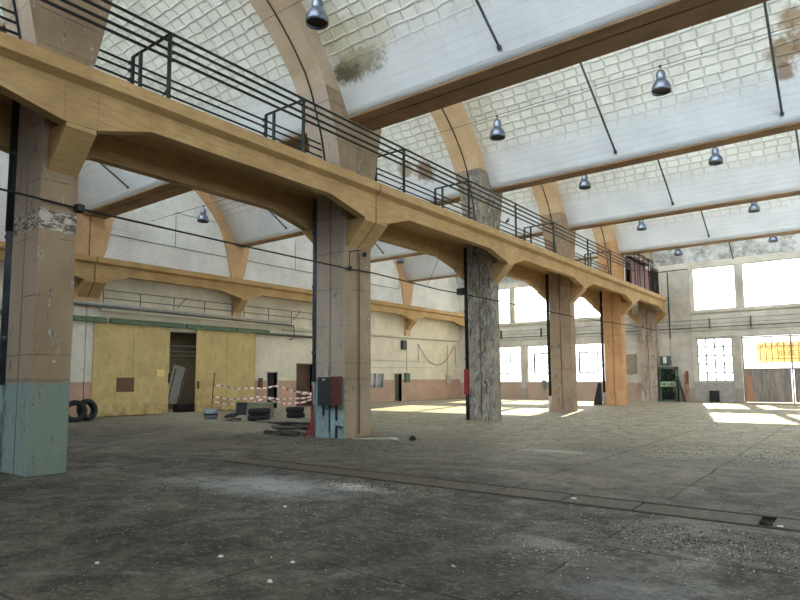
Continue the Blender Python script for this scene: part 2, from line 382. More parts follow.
    t.b.inputs['Specular IOR Level'].default_value = .45
    return t.out(col, rg)
M_floor = floor_mat()
M_black = plain('black_steel', (34, 36, 34), .55, .3)
M_greenblk = plain('dark_green_steel', (38, 52, 46), .5, .3)
M_rod = plain('grey_steel_rod', (92, 96, 98), .5, .5)
M_pipe = plain('blue_grey_pipe', (70, 82, 92), .5, .2, .25, 3)
M_pale = plain('pale_pipe', (176, 172, 160), .6)
M_maroon = plain('maroon_paint', (104, 62, 58), .6, .1, .25)
M_rust = plain('rust', (124, 78, 52), .85, 0, .3)
M_red = plain('red_paint', (150, 40, 38), .6)
M_white = plain('white_paint', (225, 225, 220), .7)
M_wire = plain('cable_rubber', (26, 26, 28), .6)
M_green = plain('green_paint', (88, 108, 80), .6, 0, .2)
M_rubber = plain('tyre_rubber', (36, 36, 38), .8, 0, .2, 12)
M_trenchm = plain('chequered_plate', (84, 78, 68), .65, .2, .35, 9)
M_edge = plain('trench_edge_steel', (46, 40, 34), .8, .2, .4, 7)
M_paper = plain('white_scrap', (235, 235, 230), .8)
M_slabd = plain('dark_concrete', (58, 54, 50), .9, 0, .3, 4)
M_slab = plain('concrete_slab', (112, 108, 98), .9, 0, .3, 4)

def glass_mat(name, tint, op):
    m = bpy.data.materials.new(name); m.use_nodes = True; n = m.node_tree.nodes; l = m.node_tree.links; n.clear()
    o = n.new('ShaderNodeOutputMaterial'); a = n.new('ShaderNodeBsdfTransparent'); a.inputs[0].default_value = (*tint, 1)
    g = n.new('ShaderNodeBsdfGlossy'); g.inputs['Roughness'].default_value = .15
    d = n.new('ShaderNodeBsdfTranslucent'); d.inputs[0].default_value = (.9, .9, .86, 1)
    mx = n.new('ShaderNodeMixShader'); mx.inputs[0].default_value = op; l.new(a.outputs[0], mx.inputs[1]); l.new(d.outputs[0], mx.inputs[2])
    m2 = n.new('ShaderNodeMixShader'); fr = n.new('ShaderNodeFresnel'); fr.inputs[0].default_value = 1.35
    l.new(fr.outputs[0], m2.inputs[0]); l.new(mx.outputs[0], m2.inputs[1]); l.new(g.outputs[0], m2.inputs[2]); l.new(m2.outputs[0], o.inputs[0])
    return m
M_glass = glass_mat('dusty_glass', (.96, .98, 1), .15)
M_sglass = glass_mat('skylight_glass', (.97, .99, 1), .1)

def gate_mat():
    t = NT('yellow_gate_paint'); p = t.wpos(); n = t.noise(p, 1.2, 6, .7); n2 = t.noise(t.wpos((1, 1, .4)), 5, 5, .7)
    col = t.mix(t.ramp(n, .35, .65), lin((208, 182, 122)), lin((190, 164, 106)))
    col = t.mix(t.ramp(n2, .52, .75, 0, .55), col, lin((132, 112, 76)))
    z = t.xyz(p)[2]
    low = t.math('MULTIPLY', t.ramp(z, 1.1, 0.), t.ramp(t.noise(p, 2.5, 5), .4, .65))
    col = t.mix(t.math('MULTIPLY', low, .6), col, lin((110, 92, 66)))
    t.bump(n, .3, .04)
    return t.out(col, .6)
M_gate = gate_mat()

# ================================================================= STRUCTURE
# floor with the cover trench cut in
TY0, TY1 = 7.68, 8.24
b = MB()
b.box(XW-5, XR, YB, TY0, -.3, 0); b.box(XW-5, XR, TY1, YE+.3, -.3, 0)
b.box(XW-5, -10.3, TY0, TY1, -.3, 0); b.box(6, XR, TY0, TY1, -.3, 0)
tag(b.build('floor', M_floor), kind='structure')
b = MB(); b.box(-10.3, 6, TY0, TY1, -.62, -.55); b.box(-10.3, 6, TY0-.06, TY0, -.62, -.3); b.box(-10.3, 6, TY1, TY1+.06, -.62, -.3)
tag(b.build('trim_1', plain('trench_pit', (30, 28, 25), .9)), kind='structure')
b = MB(); b.box(-120, 120, YE+.3, 220, -.4, -.15)
tag(b.build('ground', plain('outside_ground', (176, 172, 160), .95)), kind='structure')

# left wall with openings (y0,y1,z0,z1)
def wall_yz(b, X0, X1, ops, y0, y1, z1):
    ys = sorted(set([y0, y1]+[o[0] for o in ops]+[o[1] for o in ops]))
    for a, c in zip(ys[:-1], ys[1:]):
        hole = sorted([(o[2], o[3]) for o in ops if o[0] <= a and o[1] >= c]); z = 0
        for h in hole:
            if h[0] > z: b.box(X0, X1, a, c, z, h[0])
            z = h[1]
        b.box(X0, X1, a, c, z, z1)
def wall_xz(b, Y0, Y1, ops, x0, x1, z1):
    xs = sorted(set([x0, x1]+[o[0] for o in ops]+[o[1] for o in ops]))
    for a, c in zip(xs[:-1], xs[1:]):
        hole = sorted([(o[2], o[3]) for o in ops if o[0] <= a and o[1] >= c]); z = 0
        for h in hole:
            if h[0] > z: b.box(a, c, Y0, Y1, z, h[0])
            z = h[1]
        b.box(a, c, Y0, Y1, z, z1)
b = MB(); LOPS = [(16.2, 19.3, 0, 4.1), (23.4, 24.15, 0, 2.07), (25.75, 27.1, 0, 2.58), (35.45, 36.3, 0, 2.03), (32.65, 34.2, 1.0, 2.08)]
wall_yz(b, XW-.35, XW, LOPS, YB, YE, 14.6)
tag(b.build('wall_left', M_wl), kind='structure')
# dim rooms behind the left wall openings
b = MB(); 
for y0, y1 in ((15.0, 22), (23, 28), (31.5, 38.5)):
    b.box(XW-4.6, XW-4.5, y0, y1, 0, 4.4); b.box(XW-4.6, XW-.35, y0-.1, y0, 0, 4.4); b.box(XW-4.6, XW-.35, y1, y1+.1, 0, 4.4); b.box(XW-4.6, XW-2.2, y0, y1, 4.4, 4.5); b.box(XW-1.5, XW-.35, y0, y1, 4.4, 4.5)  # slit in the room ceilings added, out of view, to let daylight in
tag(b.build('wall_back_rooms', plain('dim_room_plaster', (120, 112, 98), .9)), kind='structure')
# door frames in the left wall
for k, (y0, y1, zt, m) in enumerate(((23.4, 24.15, 2.07, M_pale), (25.75, 27.1, 2.58, M_rust), (35.45, 36.3, 2.03, M_pale))):
    d = MB(); d.box(XW-.3, XW+.03, y0-.06, y0, 0, zt+.06); d.box(XW-.3, XW+.03, y1, y1+.06, 0, zt+.06); d.box(XW-.3, XW+.03, y0, y1, zt, zt+.06)
    o = d.build('door_%d' % (k+1), m); tag(o, kind='structure')
    q = MB()
    if k < 2: q.box(XW-.30, XW-.25, y0+.02, y1-.02, .02, zt-.02)
    else: q.obox((XW-.62, y0+.12, 1.0), (.75, .05, 1.98), (0, 0, R(8)))
    q.build('door_leaf', plain('dark_door_%d' % k, ((44, 34, 30), (84, 60, 46), (90, 104, 100))[k], .7), o)
d = MB()
for a in (32.65, 34.15): d.box(XW-.2, XW+.02, a, a+.05, 1.0, 2.08)
for z in (1.0, 2.03): d.box(XW-.2, XW+.02, 32.65, 34.2, z, z+.05)
d.box(XW-.15, XW-.02, 33.3, 33.36, 1.02, 2.05)
o = d.build('window_30', M_pale); tag(o, kind='structure')
q = MB(); q.box(XW-.1, XW-.09, 32.65, 34.2, 1.02, 2.05); q.build('pane', M_glass, o)

# end wall
UW = [(-26.0, -22.72), (-22.38, -18.75), (-18.4, -14.7), (-8.95, -6.37), (-5.97, -1.9), (-1.5, 1.1), (1.6, 5.6), (6.0, 9.5)]
LW = [(-25.2, -21.86), (-21.30, -18.1), (-17.55, -14.9), (-8.86, -6.76)]
ops = [(a, c, 6.12, 9.02) for a, c in UW]+[(a, c, 1.34, 4.22) for a, c in LW]+[(-6.24, -.9, 0, 4.24)]
b = MB(); wall_xz(b, YE, YE+.35, ops, XW-.35, XR+.35, 14.6)
# sill ledge below the upper windows and relief strips
tag(b.build('wall_end', M_we), kind='structure')
b = MB(); b.box(XW, -12.7, YE-.12, YE, 5.94, 6.08); b.box(-9.1, XR, YE-.12, YE, 5.94, 6.08)
b.box(XW, -12.7, YE-.06, YE, 4.30, 4.62); b.box(-9.1, XR, YE-.06, YE, 4.30, 4.62)
tag(b.build('trim_2', M_we), kind='structure')
b = MB()
for x0, x1, z1 in ((-10.45, -9.15, 9.0), (-6.70, -6.30, 4.3), (-6.33, -6.0, 9.0), (-21.80, -21.36, 4.3), (-22.68, -22.42, 9.05), (-18.05, -17.6, 4.3), (-14.6, -14.2, 9.0)):
    b.box(x0, x1, YE-.10, YE, 0 if z1 < 5 or x0 in (-10.45, -14.6) else 6.08, z1)
tag(b.build('trim_3', M_wp), kind='structure')
def muntins(n, x0, x1, z0, z1, nx, nz, r=.012, name='window', sash=None, mat=None):
    d = MB(); y = YE+.12
    for x in (x0, x1-.05): d.box(x, x+.05, y-.03, y+.03, z0, z1)
    for z in (z0, z1-.05): d.box(x0, x1, y-.03, y+.03, z, z+.05)
    for i in range(1, nx): xx = x0+(x1-x0)*i/nx; d.box(xx-r, xx+r, y-.02, y+.02, z0, z1)
    for i in range(1, nz): zz = z0+(z1-z0)*i/nz; d.box(x0, x1, y-.02, y+.02, zz-r, zz+r)
    o = d.build('%s_%d' % (name, n), mat or M_pale); tag(o, kind='structure')
    if sash:
        q = MB(); a, c, e, g = sash
        for x in (a, c): q.box(x-.05, x+.05, y-.06, y-.02, e, g)
        for z in (e, g): q.box(a, c, y-.06, y-.02, z-.05, z+.05)
        q.build('window_frame', M_rod, o)
    q = MB(); q.box(x0+.05, x1-.05, y-.004, y+.004, z0+.05, z1-.05); q.build('pane', M_glass, o)
    return o
wi = 1
for a, c in UW: muntins(wi, a, c, 6.12, 9.02, 5 if c-a > 3 else 4, 4, .008); wi += 1
for a, c in LW[:3]:
    muntins(wi, a, c, 1.34, 4.22, 5, 5, .02, sash=(a+(c-a)*.18, a+(c-a)*.72, 2.05, 3.55)); wi += 1
muntins(wi, *LW[3], 1.34, 4.22, 4, 5, .04, mat=M_greenblk); wi += 1

# ceiling shells, skylights
RAD, CZ = 7.6, 5.95
def arc(yc, r, y_from, n=26):
    cy = yc-6.75; a0 = math.asin((9.1-CZ)/r) if r >= 7.5 else None
    a1 = math.acos((y_from-cy)/r)
    return cy, a1
nsky = 31
for k in range(1, 8):
    yc = FR[k][0]; cy = yc-6.75; yend = FR[k-1][1]+1.42
    a0 = math.asin((9.09-CZ)/RAD); a1 = math.acos((yend-cy)/RAD); n = 30
    inn = []; out = []
    for i in range(n+1):
        a = a0+(a1-a0)*i/n
        inn.append((cy+RAD*math.cos(a), CZ+RAD*math.sin(a))); out.append((cy+(RAD+.16)*math.cos(a), CZ+(RAD+.16)*math.sin(a)))
    if k == 7: pass
    me = bpy.data.meshes.new('ceiling'); vs = []; fs = []; uvs = []
    for x in (XW, XR):
        vs += [(x, y, z) for y, z in inn]+[(x, y, z) for y, z in out]
    m = n+1; 
    for i in range(n):
        fs.append((i, i+1, 2*m+i+1, 2*m+i)); fs.append((m+i, 3*m+i, 3*m+i+1, m+i+1))
        fs.append((i, m+i, m+i+1, i+1)); fs.append((2*m+i, 2*m+i+1, 3*m+i+1, 3*m+i))
    fs.append((0, 2*m, 3*m, m)); fs.append((n, m+n, 3*m+n, 2*m+n))
    me.from_pydata(vs, [], fs); me.materials.append(M_shell)
    uvl = me.uv_layers.new(name='UVMap')
    for pl in me.polygons:
        for li in pl.loop_indices:
            vi = me.loops[li].vertex_index; uvl.data[li].uv = (vs[vi][0]+3*k, (vi % m)*(a1-a0)/n*RAD)
        pl.use_smooth = False
    for pl in me.polygons:
        if len(set(v//m for v in pl.vertices)) == 2: pl.use_smooth = True
    o = bpy.data.objects.new('ceiling', me); COL.objects.link(o); tag(o, kind='structure')
    # glazing leaning over beam k-1
    yf = FR[k-1][1]; p0 = (yf+.35, 9.85); p1 = (yend-.02, out[-1][1]-.05)
    d = MB(); dx = p1[0]-p0[0]; dz = p1[1]-p0[1]
    xx = XW+.4
    while xx < XR:
        d.prism([(p0[0]-.03, p0[1]), (p0[0]+.05, p0[1]), (p1[0]+.05, p1[1]), (p1[0]-.03, p1[1])], xx-.02, xx+.02); xx += 1.0
    for tt in (0, .33, .66, 1):
        y = p0[0]+dx*tt; z = p0[1]+dz*tt; d.box(XW, XR, y-.04, y+.06, z-.04, z+.04)
    o = d.build('window_%d' % nsky, M_pale); tag(o, kind='structure'); nsky += 1
    q = MB(); q.prism([(p0[0], p0[1]), (p0[0]+.008, p0[1]), (p1[0]+.008, p1[1]), (p1[0], p1[1])], XW, XR); q.build('pane', M_sglass, o)
# walls behind and right of the camera, roof strip past the last beam
b = MB(); b.box(XW-.35, XR+.35, YB-.35, YB, 0, 14.6); tag(b.build('wall_back', M_wr), kind='structure')
b = MB(); ADDED_RO = [(c[1]+.9, d[0]-.9, 3.2, 8.2) for c, d in zip(FR[:-1], FR[1:])]
wall_yz(b, XR, XR+.35, ADDED_RO, YB, YE+.35, 14.6); tag(b.build('wall_right', M_wr), kind='structure')
for i, (y0, y1, z0, z1) in enumerate(ADDED_RO):  # unseen windows added in the right wall to brighten the hall
    d = MB()
    for j in range(7): y = y0+(y1-y0)*j/6; d.box(XR+.1, XR+.15, y-.03, y+.03, z0, z1)
    for j in range(5): z = z0+(z1-z0)*j/4; d.box(XR+.1, XR+.15, y0, y1, z-.03, z+.03)
    o = d.build('window_%d' % (50+i), M_pale); tag(o, kind='structure')
    q = MB(); q.box(XR+.12, XR+.13, y0, y1, z0, z1); q.build('pane', M_sglass, o)

# ================================================================= COLUMNS
def prof(yc, r=7.1, n=14, yend=None):
    cy = yc-6.75
    pts = [(yc, 0), (yc, 6.9), (yc-.09, 7.3), (yc-.19, 7.67), (yc-.36, 8.49), (yc-.56, 9.1), (yc-.81, 9.75)]
    a0 = math.asin((10.15-CZ)/r); a1 = math.acos((yend-cy)/r)
    pts += [(cy+r*math.cos(a0+(a1-a0)*i/n), CZ+r*math.sin(a0+(a1-a0)*i/n)) for i in range(n+1)]
    return pts
def column_geo(k, x0, x1, gap, base=0):
    """shaft(s), rib and strut meshes for frame k between x0 and x1"""
    yc, yf = FR[k]; yend = FR[k-1][1]+1.3
    xs = [(x0, x1)] if not gap else [(x0, (x0+x1)/2-.016), ((x0+x1)/2+.016, x1)]
    dbl = k == 3
    P = prof(yc, yend=yend)
    shafts = []
    def lo(t): return [(yc, base), (yc, 6.9), (yc-.09, 7.3), (yc-.19, 7.67), (yc-.36, 8.49), (yc-.56, 9.1), (yc-.81, 9.75)]
    far = [(yf, base), (yf, 6.9), (yf+.10, 7.3), (yf+.22, 7.67), (yf+.36, 8.35), (yf+.5, 9.1), (yf+.62, 9.75)]
    if dbl:
        ym = (yc+yf)/2
        m = MB(); [m.strip(lo(0), [(ym-.02, z) for _, z in lo(0)], a, c) for a, c in xs]; shafts.append(m)
        m = MB(); [m.strip([(ym+.02, z) for _, z in far], far, a, c) for a, c in xs]; shafts.append(m)
    else:
        m = MB(); [m.strip(lo(0), far, a, c) for a, c in xs]; shafts.append(m)
    rib = MB(); A = P[6:]; cy = yc-6.75
    B = []
    for (y, z) in A:
        a = math.atan2(z-CZ, y-cy); B.append((cy+(RAD+.02)*math.cos(a), CZ+(RAD+.02)*math.sin(a)))
    B[0] = (yc+.15, 9.75)
    for a, c in xs: rib.strip(A, B, a, c)
    st = MB(); yy = yf+.35
    top_y = FR[k][1]+1.3
    for a, c in xs: st.prism([(yf+.1, 9.75), (yf+.62, 9.75), (top_y+.25, 13.25), (top_y-.2, 13.25)], a, c)
    return shafts, rib, st
def bracket(X0, X1, y0, y1):      # X0 column face, X1 tip
    m = MB(); m.prism([(X0, 5.36), (X0, 6.1), (X1, 6.1), (X1, 6.0)], y0, y1, 'y'); return m
SP = {2: ('tan concrete column with pale blue-green base at the left edge of the photo', 'near'),
      3: ('double concrete column with a split down it and an open fuse box on its front', 'box'),
      4: ('heavily peeling black and grey concrete column between the fuse box column and the worn tan one', 'peeling'),
      5: ('worn tan concrete column standing fourth from the left in the row', 'worn'),
      6: ('orange-tan concrete column, last free-standing one before the end wall', 'orange'),
      7: ('half column of pale flaking paint built against the end wall under the gallery end', 'end')}
cols = {}
for k in range(2, 8):
    yc, yf = FR[k]; mat = M_c[k-2]
    t = thing('column', SP[k][0], 'column', ((XN+XA)/2, (yc+yf)/2, 0), 'concrete columns between nave and aisle'); cols[k] = t
    if k == 7:
        sh = MB(); sh.box(XA, -11.92, YE-.5, YE, 0, 9.06); sh.box(-11.88, XN, YE-.5, YE, 0, 9.06)
        sh.build('shaft', mat, t)
        cap = MB(); cap.box(XA-.0, XN+.0, YE-.42, YE, 9.06, 9.07+.02)
        br = bracket(XN, -10.67, YE-.45, YE); br.build('bracket', M_ochre, t); br = bracket(XA, -13.13, YE-.45, YE); br.build('bracket', M_ochre, t)
        shafts, rib, st = column_geo(7, XA, XN, True)
        rib.build('arched_rib', M_rib, t)
        continue
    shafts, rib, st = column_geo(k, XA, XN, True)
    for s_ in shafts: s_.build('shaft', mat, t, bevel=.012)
    rib.build('arched_rib', M_rib if k < 4 else M_rib2, t); st.build('strut', M_rib if k < 4 else M_rib2, t)
    halves = [(yc+.1, yf-.03)] if k != 3 else [(yc+.1, (yc+yf)/2-.02), ((yc+yf)/2+.02, yf-.05)]
    for y0, y1 in halves:
        bracket(XN, -10.68, y0, y1).build('bracket', M_ochre, t); bracket(XA, -13.12, y0, y1).build('bracket', M_ochre, t)
    c = MB(); P = prof(yc, yend=FR[k-1][1]+1.3)
    c.tube([((XN+XA)/2+.0, y-.02, z) for y, z in P[1:]], .022, 5); c.build('conductor_cable', M_wire, t)
WL = {2: 'wall pier at the near end of the left wall, behind the near column',
      3: 'white and salmon wall pier with a black split beside the left yellow gate leaf',
      4: 'wall pier with ochre bracket just past the right yellow gate leaf',
      5: 'wall pier with ochre bracket seen just right of the fuse box column',
      6: 'farthest wall pier on the left wall, between green box and peeling column'}
for k in range(2, 7):
    yc, yf = FR[k]
    t = thing('wall_pier', WL[k], 'pier', (XW+.2, (yc+yf)/2, 0), 'piers along the left wall')
    base = 0 if k in (3,) else 4.92
    shafts, rib, st = column_geo(k, XW, XW+.12, False, base)
    for s_ in shafts: s_.build('shaft', M_pier, t)
    rib.build('arched_rib', M_wrib, t); st.build('strut', M_wrib, t)
    halves = [(yc+.1, yf-.03)] if k != 3 else [(yc+.1, (yc+yf)/2-.02), ((yc+yf)/2+.02, yf-.05)]
    for y0, y1 in halves: bracket(XW+.12, -26.82, y0, y1).build('bracket', M_ochre, t)
# upper part of the split pier above the ledge is bare rib concrete: thin cladding
# ================================================================= ROOF BEAMS
BL = {2: 'near brown concrete roof beam above the near column', 3: 'wide double brown roof beam with a dark joint line, nearest over the floor',
      4: 'second brown roof beam from the camera, ending at the peeling column', 5: 'third brown roof beam, ending at the worn tan column',
      6: 'thin ochre-brown roof beam, last one before the end wall'}
for side in ('nave', 'aisle'):
    for k in range(1, 7):
        yc, yf = FR[k]; x0, x1 = (XN+.002, XR) if side == 'nave' else (XW+.002, XA-.002)
        if k < 2:
            lab = 'brown roof beam overhead beside the camera, over the %s' % side; n = 'roof_beam'
        else: lab = BL[k]+(', nave side' if side == 'nave' else ', continued over the left aisle')
        t = thing('roof_beam', lab, 'beam', ((x0+x1)/2, yc+.4, 9.07), 'roof beams under the vaults')
        spans = [(yc+.15, yf+.12)] if k != 3 else [(yc+.15, 12.90), (12.95, yf+.12)]
        for y0, y1 in spans:
            m = MB(); m.box(x0, x1, y0, y1, 9.07, 9.83); m.build('beam', M_beam, t, bevel=.015)
    if k == 3:
        m = MB(); m.box(x0, x1, 12.89, 12.96, 9.062, 9.5); m.build('joint_filler', M_dark, t)

# ================================================================= CRANE GALLERIES
def botline(y0, y1):
    pts = []
    ev = [(y0, None)]
    out = []
    for k in range(1, 8):
        yc, yf = FR[k]
        if k == 7: out += [(yc-2.0, 6.40), (yc-.75, 6.08), (yf, 6.08)]; continue
        out += [(yc-1.25, 6.40), (yc+.05, 6.08), (yf-.02, 6.08), (yf+1.0, 6.40)]
    return out
def girder(b, xa, xb, xf, y0, y1, capend=False):
    L = [p for p in botline(y0, y1) if y0 < p[0] < y1]
    def zat(y):
        q = botline(y0, y1)
        if y < q[0][0]: return 6.4
        for (a, za), (c, zc) in zip(q[:-1], q[1:]):
            if a <= y <= c: return za+(zc-za)*(y-a)/(c-a)
        return 6.4
    P = [(y0, zat(y0))]+L+[(y1, zat(y1))]
    b.strip(P, [(y, 7.1) for y, _ in P], xa, xb)
    # sloping underside of the ledge
    lo, hi = min(xb, xf), max(xb, xf)
    b.prism([(xb, 6.80), (xf, 6.88), (xf, 7.12), (xb, 7.12)] , y0, y1, 'y')
segs = [(-3.2, 12.895), (12.935, 44.12)]
names = ['near ochre crane gallery from the left edge to the joint at the fuse box column',
         'far ochre crane gallery segment running from the fuse box column to the end wall']
for i, (y0, y1) in enumerate(segs):
    t = thing('crane_gallery', names[i], 'crane gallery', (-11.9, (y0+y1)/2, 6.0), 'crane galleries on the column row')
    g = MB(); girder(g, -10.92, -10.67, -10.5, y0, y1); g.build('nave_girder', M_ochre, t, bevel=.008)
    g = MB(); girder(g, -13.13, -12.88, -13.3, y0, y1) ; g = MB(); girder(g, -12.88, -13.13, -13.3, y0, y1); g.build('aisle_girder', M_ochre, t)
    d = MB(); d.box(-10.92, XN+.01, y0, y1, 7.0, 7.1); d.box(XA-.01, -12.88, y0, y1, 7.0, 7.1)
    cuts = [FR[k] for k in range(1, 8) if FR[k][1] > y0 and FR[k][0] < y1]; yy = y0
    for a, c in cuts:
        if a > yy: d.box(XA-.01, XN+.01, yy, a-.12, 7.0, 7.1)
        yy = c+.12
    if yy < y1: d.box(XA-.01, XN+.01, yy, y1, 7.0, 7.1)
    d.build('deck_slab', M_ochre, t)
for i, (y0, y1) in enumerate([(-3.2, 12.895), (12.935, 44.5)]):
    t = thing('crane_gallery', ['ochre crane gallery on the left wall, short piece left of the joint line', 'bright ochre crane gallery along the left wall above the yellow gates'][i], 'crane gallery', (-27.0, (y0+y1)/2, 6.0), 'crane galleries on the left wall')
    g = MB(); girder(g, -27.07, -26.82, -26.65, y0, y1); g.build('girder', M_ochre, t)
    d = MB(); d.box(XW+.12, -27.07, y0, y1, 7.0, 7.1); d.build('deck_slab', M_ochre, t)

# railing of the gallery
t = thing('gallery_railing', 'dark four-bar steel railing along the ochre crane gallery', 'railing', (-10.6, 20, 7.12))
RZ = (8.52, 8.35, 8.16, 8.0); XF, XB = -10.6, -12.0
PY = [-1.2, 2.7, 6.4, 10.03, 14.14, 17.9, 21.5, 25.2, 29.4, 32.8]
for z in RZ:
    m = MB(); m.tube([(XF, -3.2, z), (XF, 37.4, z)], .03, 6); m.build('rail', M_black, t)
for z in (8.34, 8.17, 7.97):
    m = MB(); yy = -3.2
    for k in range(1, 7):
        a, c = FR[k]
        m.tube([(XB, yy, z), (XB, a-.17, z)], .026, 5); yy = c+.30
    m.tube([(XB, yy, z), (XB, yy+.05, z)], .02, 5)
    m.build('rear_rail', M_black, t)
for i, y in enumerate(PY):
    m = MB(); m.box(XF-.03, XF+.03, y-.03, y+.03, 7.12, 8.52)
    for z in RZ: m.obox((XF+.01, y+.05, z-.02), (.06, .08, .06))
    m.build('post', M_greenblk, t)
    if any(a-.15 < y < c+.15 for a, c in FR): continue
    m = MB(); m.box(XB-.03, XB+.03, y-.03, y+.03, 7.1, 8.50)
    for z in (8.34, 8.17, 7.97): m.obox((XB, y-.05, z), (.07, .08, .06))
    m.build('rear_post', M_greenblk, t)
    m = MB(); m.box(-11.72, -11.66, y-.03, y+.03, 7.1, 8.48); m.build('middle_post', M_greenblk, t)
    m = MB(); m.tube([(XF, y, 8.50), (XB, y, 8.50)], .03, 6); m.build('cross_bar', M_black, t)
    m = MB(); m.tube([(XF-.25, y+.02, 7.12), (XF-.22, y+.02, 7.3), (XF-.1, y+.02, 7.38), (XF, y+.02, 7.36)], .015, 5); m.build('foot_brace', M_black, t)

# machinery at the end of the gallery
t = thing('crane_screen', 'row of maroon sheet panels with tube frames at the far gallery end', 'crane equipment', (-11, 39, 7.1))
for y0, y1, z1 in ((37.5, 38.7, 8.75), (38.9, 40.2, 8.7), (40.4, 41.5, 8.65), (41.9, 43.2, 9.0)):
    m = MB(); m.box(-10.95, -10.88, y0, y1, 7.2, z1); m.build('panel', M_maroon, t)
for z in (8.95, 9.15, 9.3):
    m = MB(); m.tube([(-10.7, 37.5, z), (-10.7, 41.7, z-.02)], .025, 5); m.build('rail', M_black, t)
for y in (37.6, 38.6, 39.6, 40.6, 41.7):
    m = MB(); m.tube([(-10.7, y, 7.1), (-10.7, y, 9.32)], .03, 5); m.tube([(-10.7, y, 9.32), (-11.1, y-.3, 9.45), (-11.4, y-.5, 9.3)], .03, 5); m.build('post', M_black, t)
m = MB(); m.box(-11.2, -10.9, 37.5, 41.7, 9.0, 9.06); m.box(-11.25, -11.2, 37.5, 41.7, 7.2, 9.0); m.build('shelf', M_maroon, t)
t = thing('crane_trolley', 'dark steel trolley frame standing against the end wall above the gallery', 'crane equipment', (-11, 43, 7.1))
m = MB()
for y in (42.0, 42.6, 43.1): 
    for x in (-11.3, -10.8): m.box(x-.05, x+.05, y-.05, y+.05, 7.1, 8.7)
for z in (7.2, 7.6, 8.0, 8.4, 8.7): m.box(-11.35, -10.75, 41.95, 43.15, z-.04, z+.04)
m.build('frame', M_black, t)
m = MB()
for z0, z1 in ((7.2, 8.0), (8.0, 8.7), (8.0, 7.2), (8.7, 8.0)): m.tube([(-10.78, 42.0, z0), (-10.78, 43.1, z1)], .04, 5)
m.tube([(-10.6, 42.4, 7.12), (-10.6, 42.4, 8.75), (-10.7, 42.7, 8.9), (-10.8, 43.1, 8.8)], .04, 6)
m.build('brace', M_black, t)
m = MB(); m.box(-11.2, -10.9, 42.2, 42.9, 7.6, 8.2); m.build('motor_box', plain('steel_box', (120, 130, 140), .6, .3), t)

# ================================================================= TIE RODS
xs_n = [-6.4, -1.48, 3.45, 8.4]; xs_a = [-23.2, -18.3]
ordn = {2: 'near', 3: 'first', 4: 'second', 5: 'third', 6: 'fourth', 7: 'last'}
def shy(k, z): return FR[k][0]-6.75+math.sqrt(RAD**2-(z-CZ)**2)
for k in range(3, 8):
    for j, X in enumerate(xs_n[:2] if k < 6 else xs_n[:1]):
        if k == 3 and j > 0: continue
        z0 = 9.40; y0 = shy(k, z0); y1 = FR[k-1][1]+1.35; z1 = z0+(y0-y1)*.615
        cy = FR[k][0]-6.75
        while math.hypot(y1-cy, z1-CZ) > RAD-.02: y1 += .02; z1 = z0+(y0-y1)*.615
        where = {3: 'in the nearest vault bay, ending above the wide double beam', 4: 'in the vault bay behind the wide double beam', 5: 'in the vault bay behind the second roof beam', 6: 'in the fourth vault bay, small', 7: 'against the end wall shell'}[k]
        nm = ('left' if j == 0 else 'right')+' ' if k in (4, 5) else ''
        t = thing('tie_rod', '%sslanting steel tie rod %s' % (nm, where), 'tie rod', (X, y0, z0), 'tie rods under the nave vaults')
        m = MB(); m.tube([(X, y0, z0), (X, y1, z1)], .035, 6); m.build('rod', M_rod, t)
        m = MB(); m.obox((X, y0-.03, z0+.01), (.10, .06, .10), (R(30), 0, 0)); m.build('anchor', M_rod, t)
for k in (3, 4, 5):
    X = -23.2; z0 = 9.4; y0 = shy(k, z0); y1 = FR[k-1][1]+1.6; z1 = z0+(y0-y1)*.6
    t = thing('tie_rod', 'slanting tie rod over the left aisle, %s' % {3: 'seen between the near column and the double beam', 4: 'seen just left of the fuse box column', 5: 'seen just right of the fuse box column'}[k], 'tie rod', (X, y0, z0), 'tie rods over the left aisle')
    m = MB(); m.tube([(X, y0, z0), (X, y1, z1)], .035, 6); m.build('rod', M_rod, t)
    m = MB(); m.obox((X, y0-.03, z0+.01), (.10, .06, .10), (R(30), 0, 0)); m.build('anchor', M_rod, t)

# ================================================================= LAMPS
M_alu = plain('brushed_lamp_metal', (118, 126, 140), .35, .8, .15)
M_lampin = plain('lamp_inside', (16, 16, 18), .4, .2)
def lamp_proto():
    t = thing('pendant_lamp', 'x', 'lamp', (0, 0, 0), 'industrial bell lamps under the vaults')
    m = MB(); m.lathe([(.0, .19), (.11, .185), (.16, .15), (.21, .08), (.24, .0), (.25, -.08), (.245, -.15), (.23, -.15), (.22, -.06), (.19, .06), (.12, .13), (0, .15)], n=24); m.build('shade', M_alu, t, smooth=True)
    m = MB(); m.lathe([(0, -.09), (.222, -.09), (.222, -.095), (0, -.095)], n=20); m.build('diffuser', M_lampin, t)
    m = MB(); m.lathe([(.0, .47), (.06, .46), (.10, .42), (.125, .34), (.13, .20), (.12, .17), (0, .17)], n=20); m.lathe([(.108, .2), (.115, .19), (.115, .17), (.105, .16)], n=20); m.build('ballast_housing', M_alu, t, smooth=True)
    m = MB(); m.tube([(0, 0, .41), (0, 0, .56)], .012, 6); m.lathe([(.03, .55), (.045, .58), (.03, .61), (.0, .62)], n=10); m.build('hook', M_rod, t)
    return t
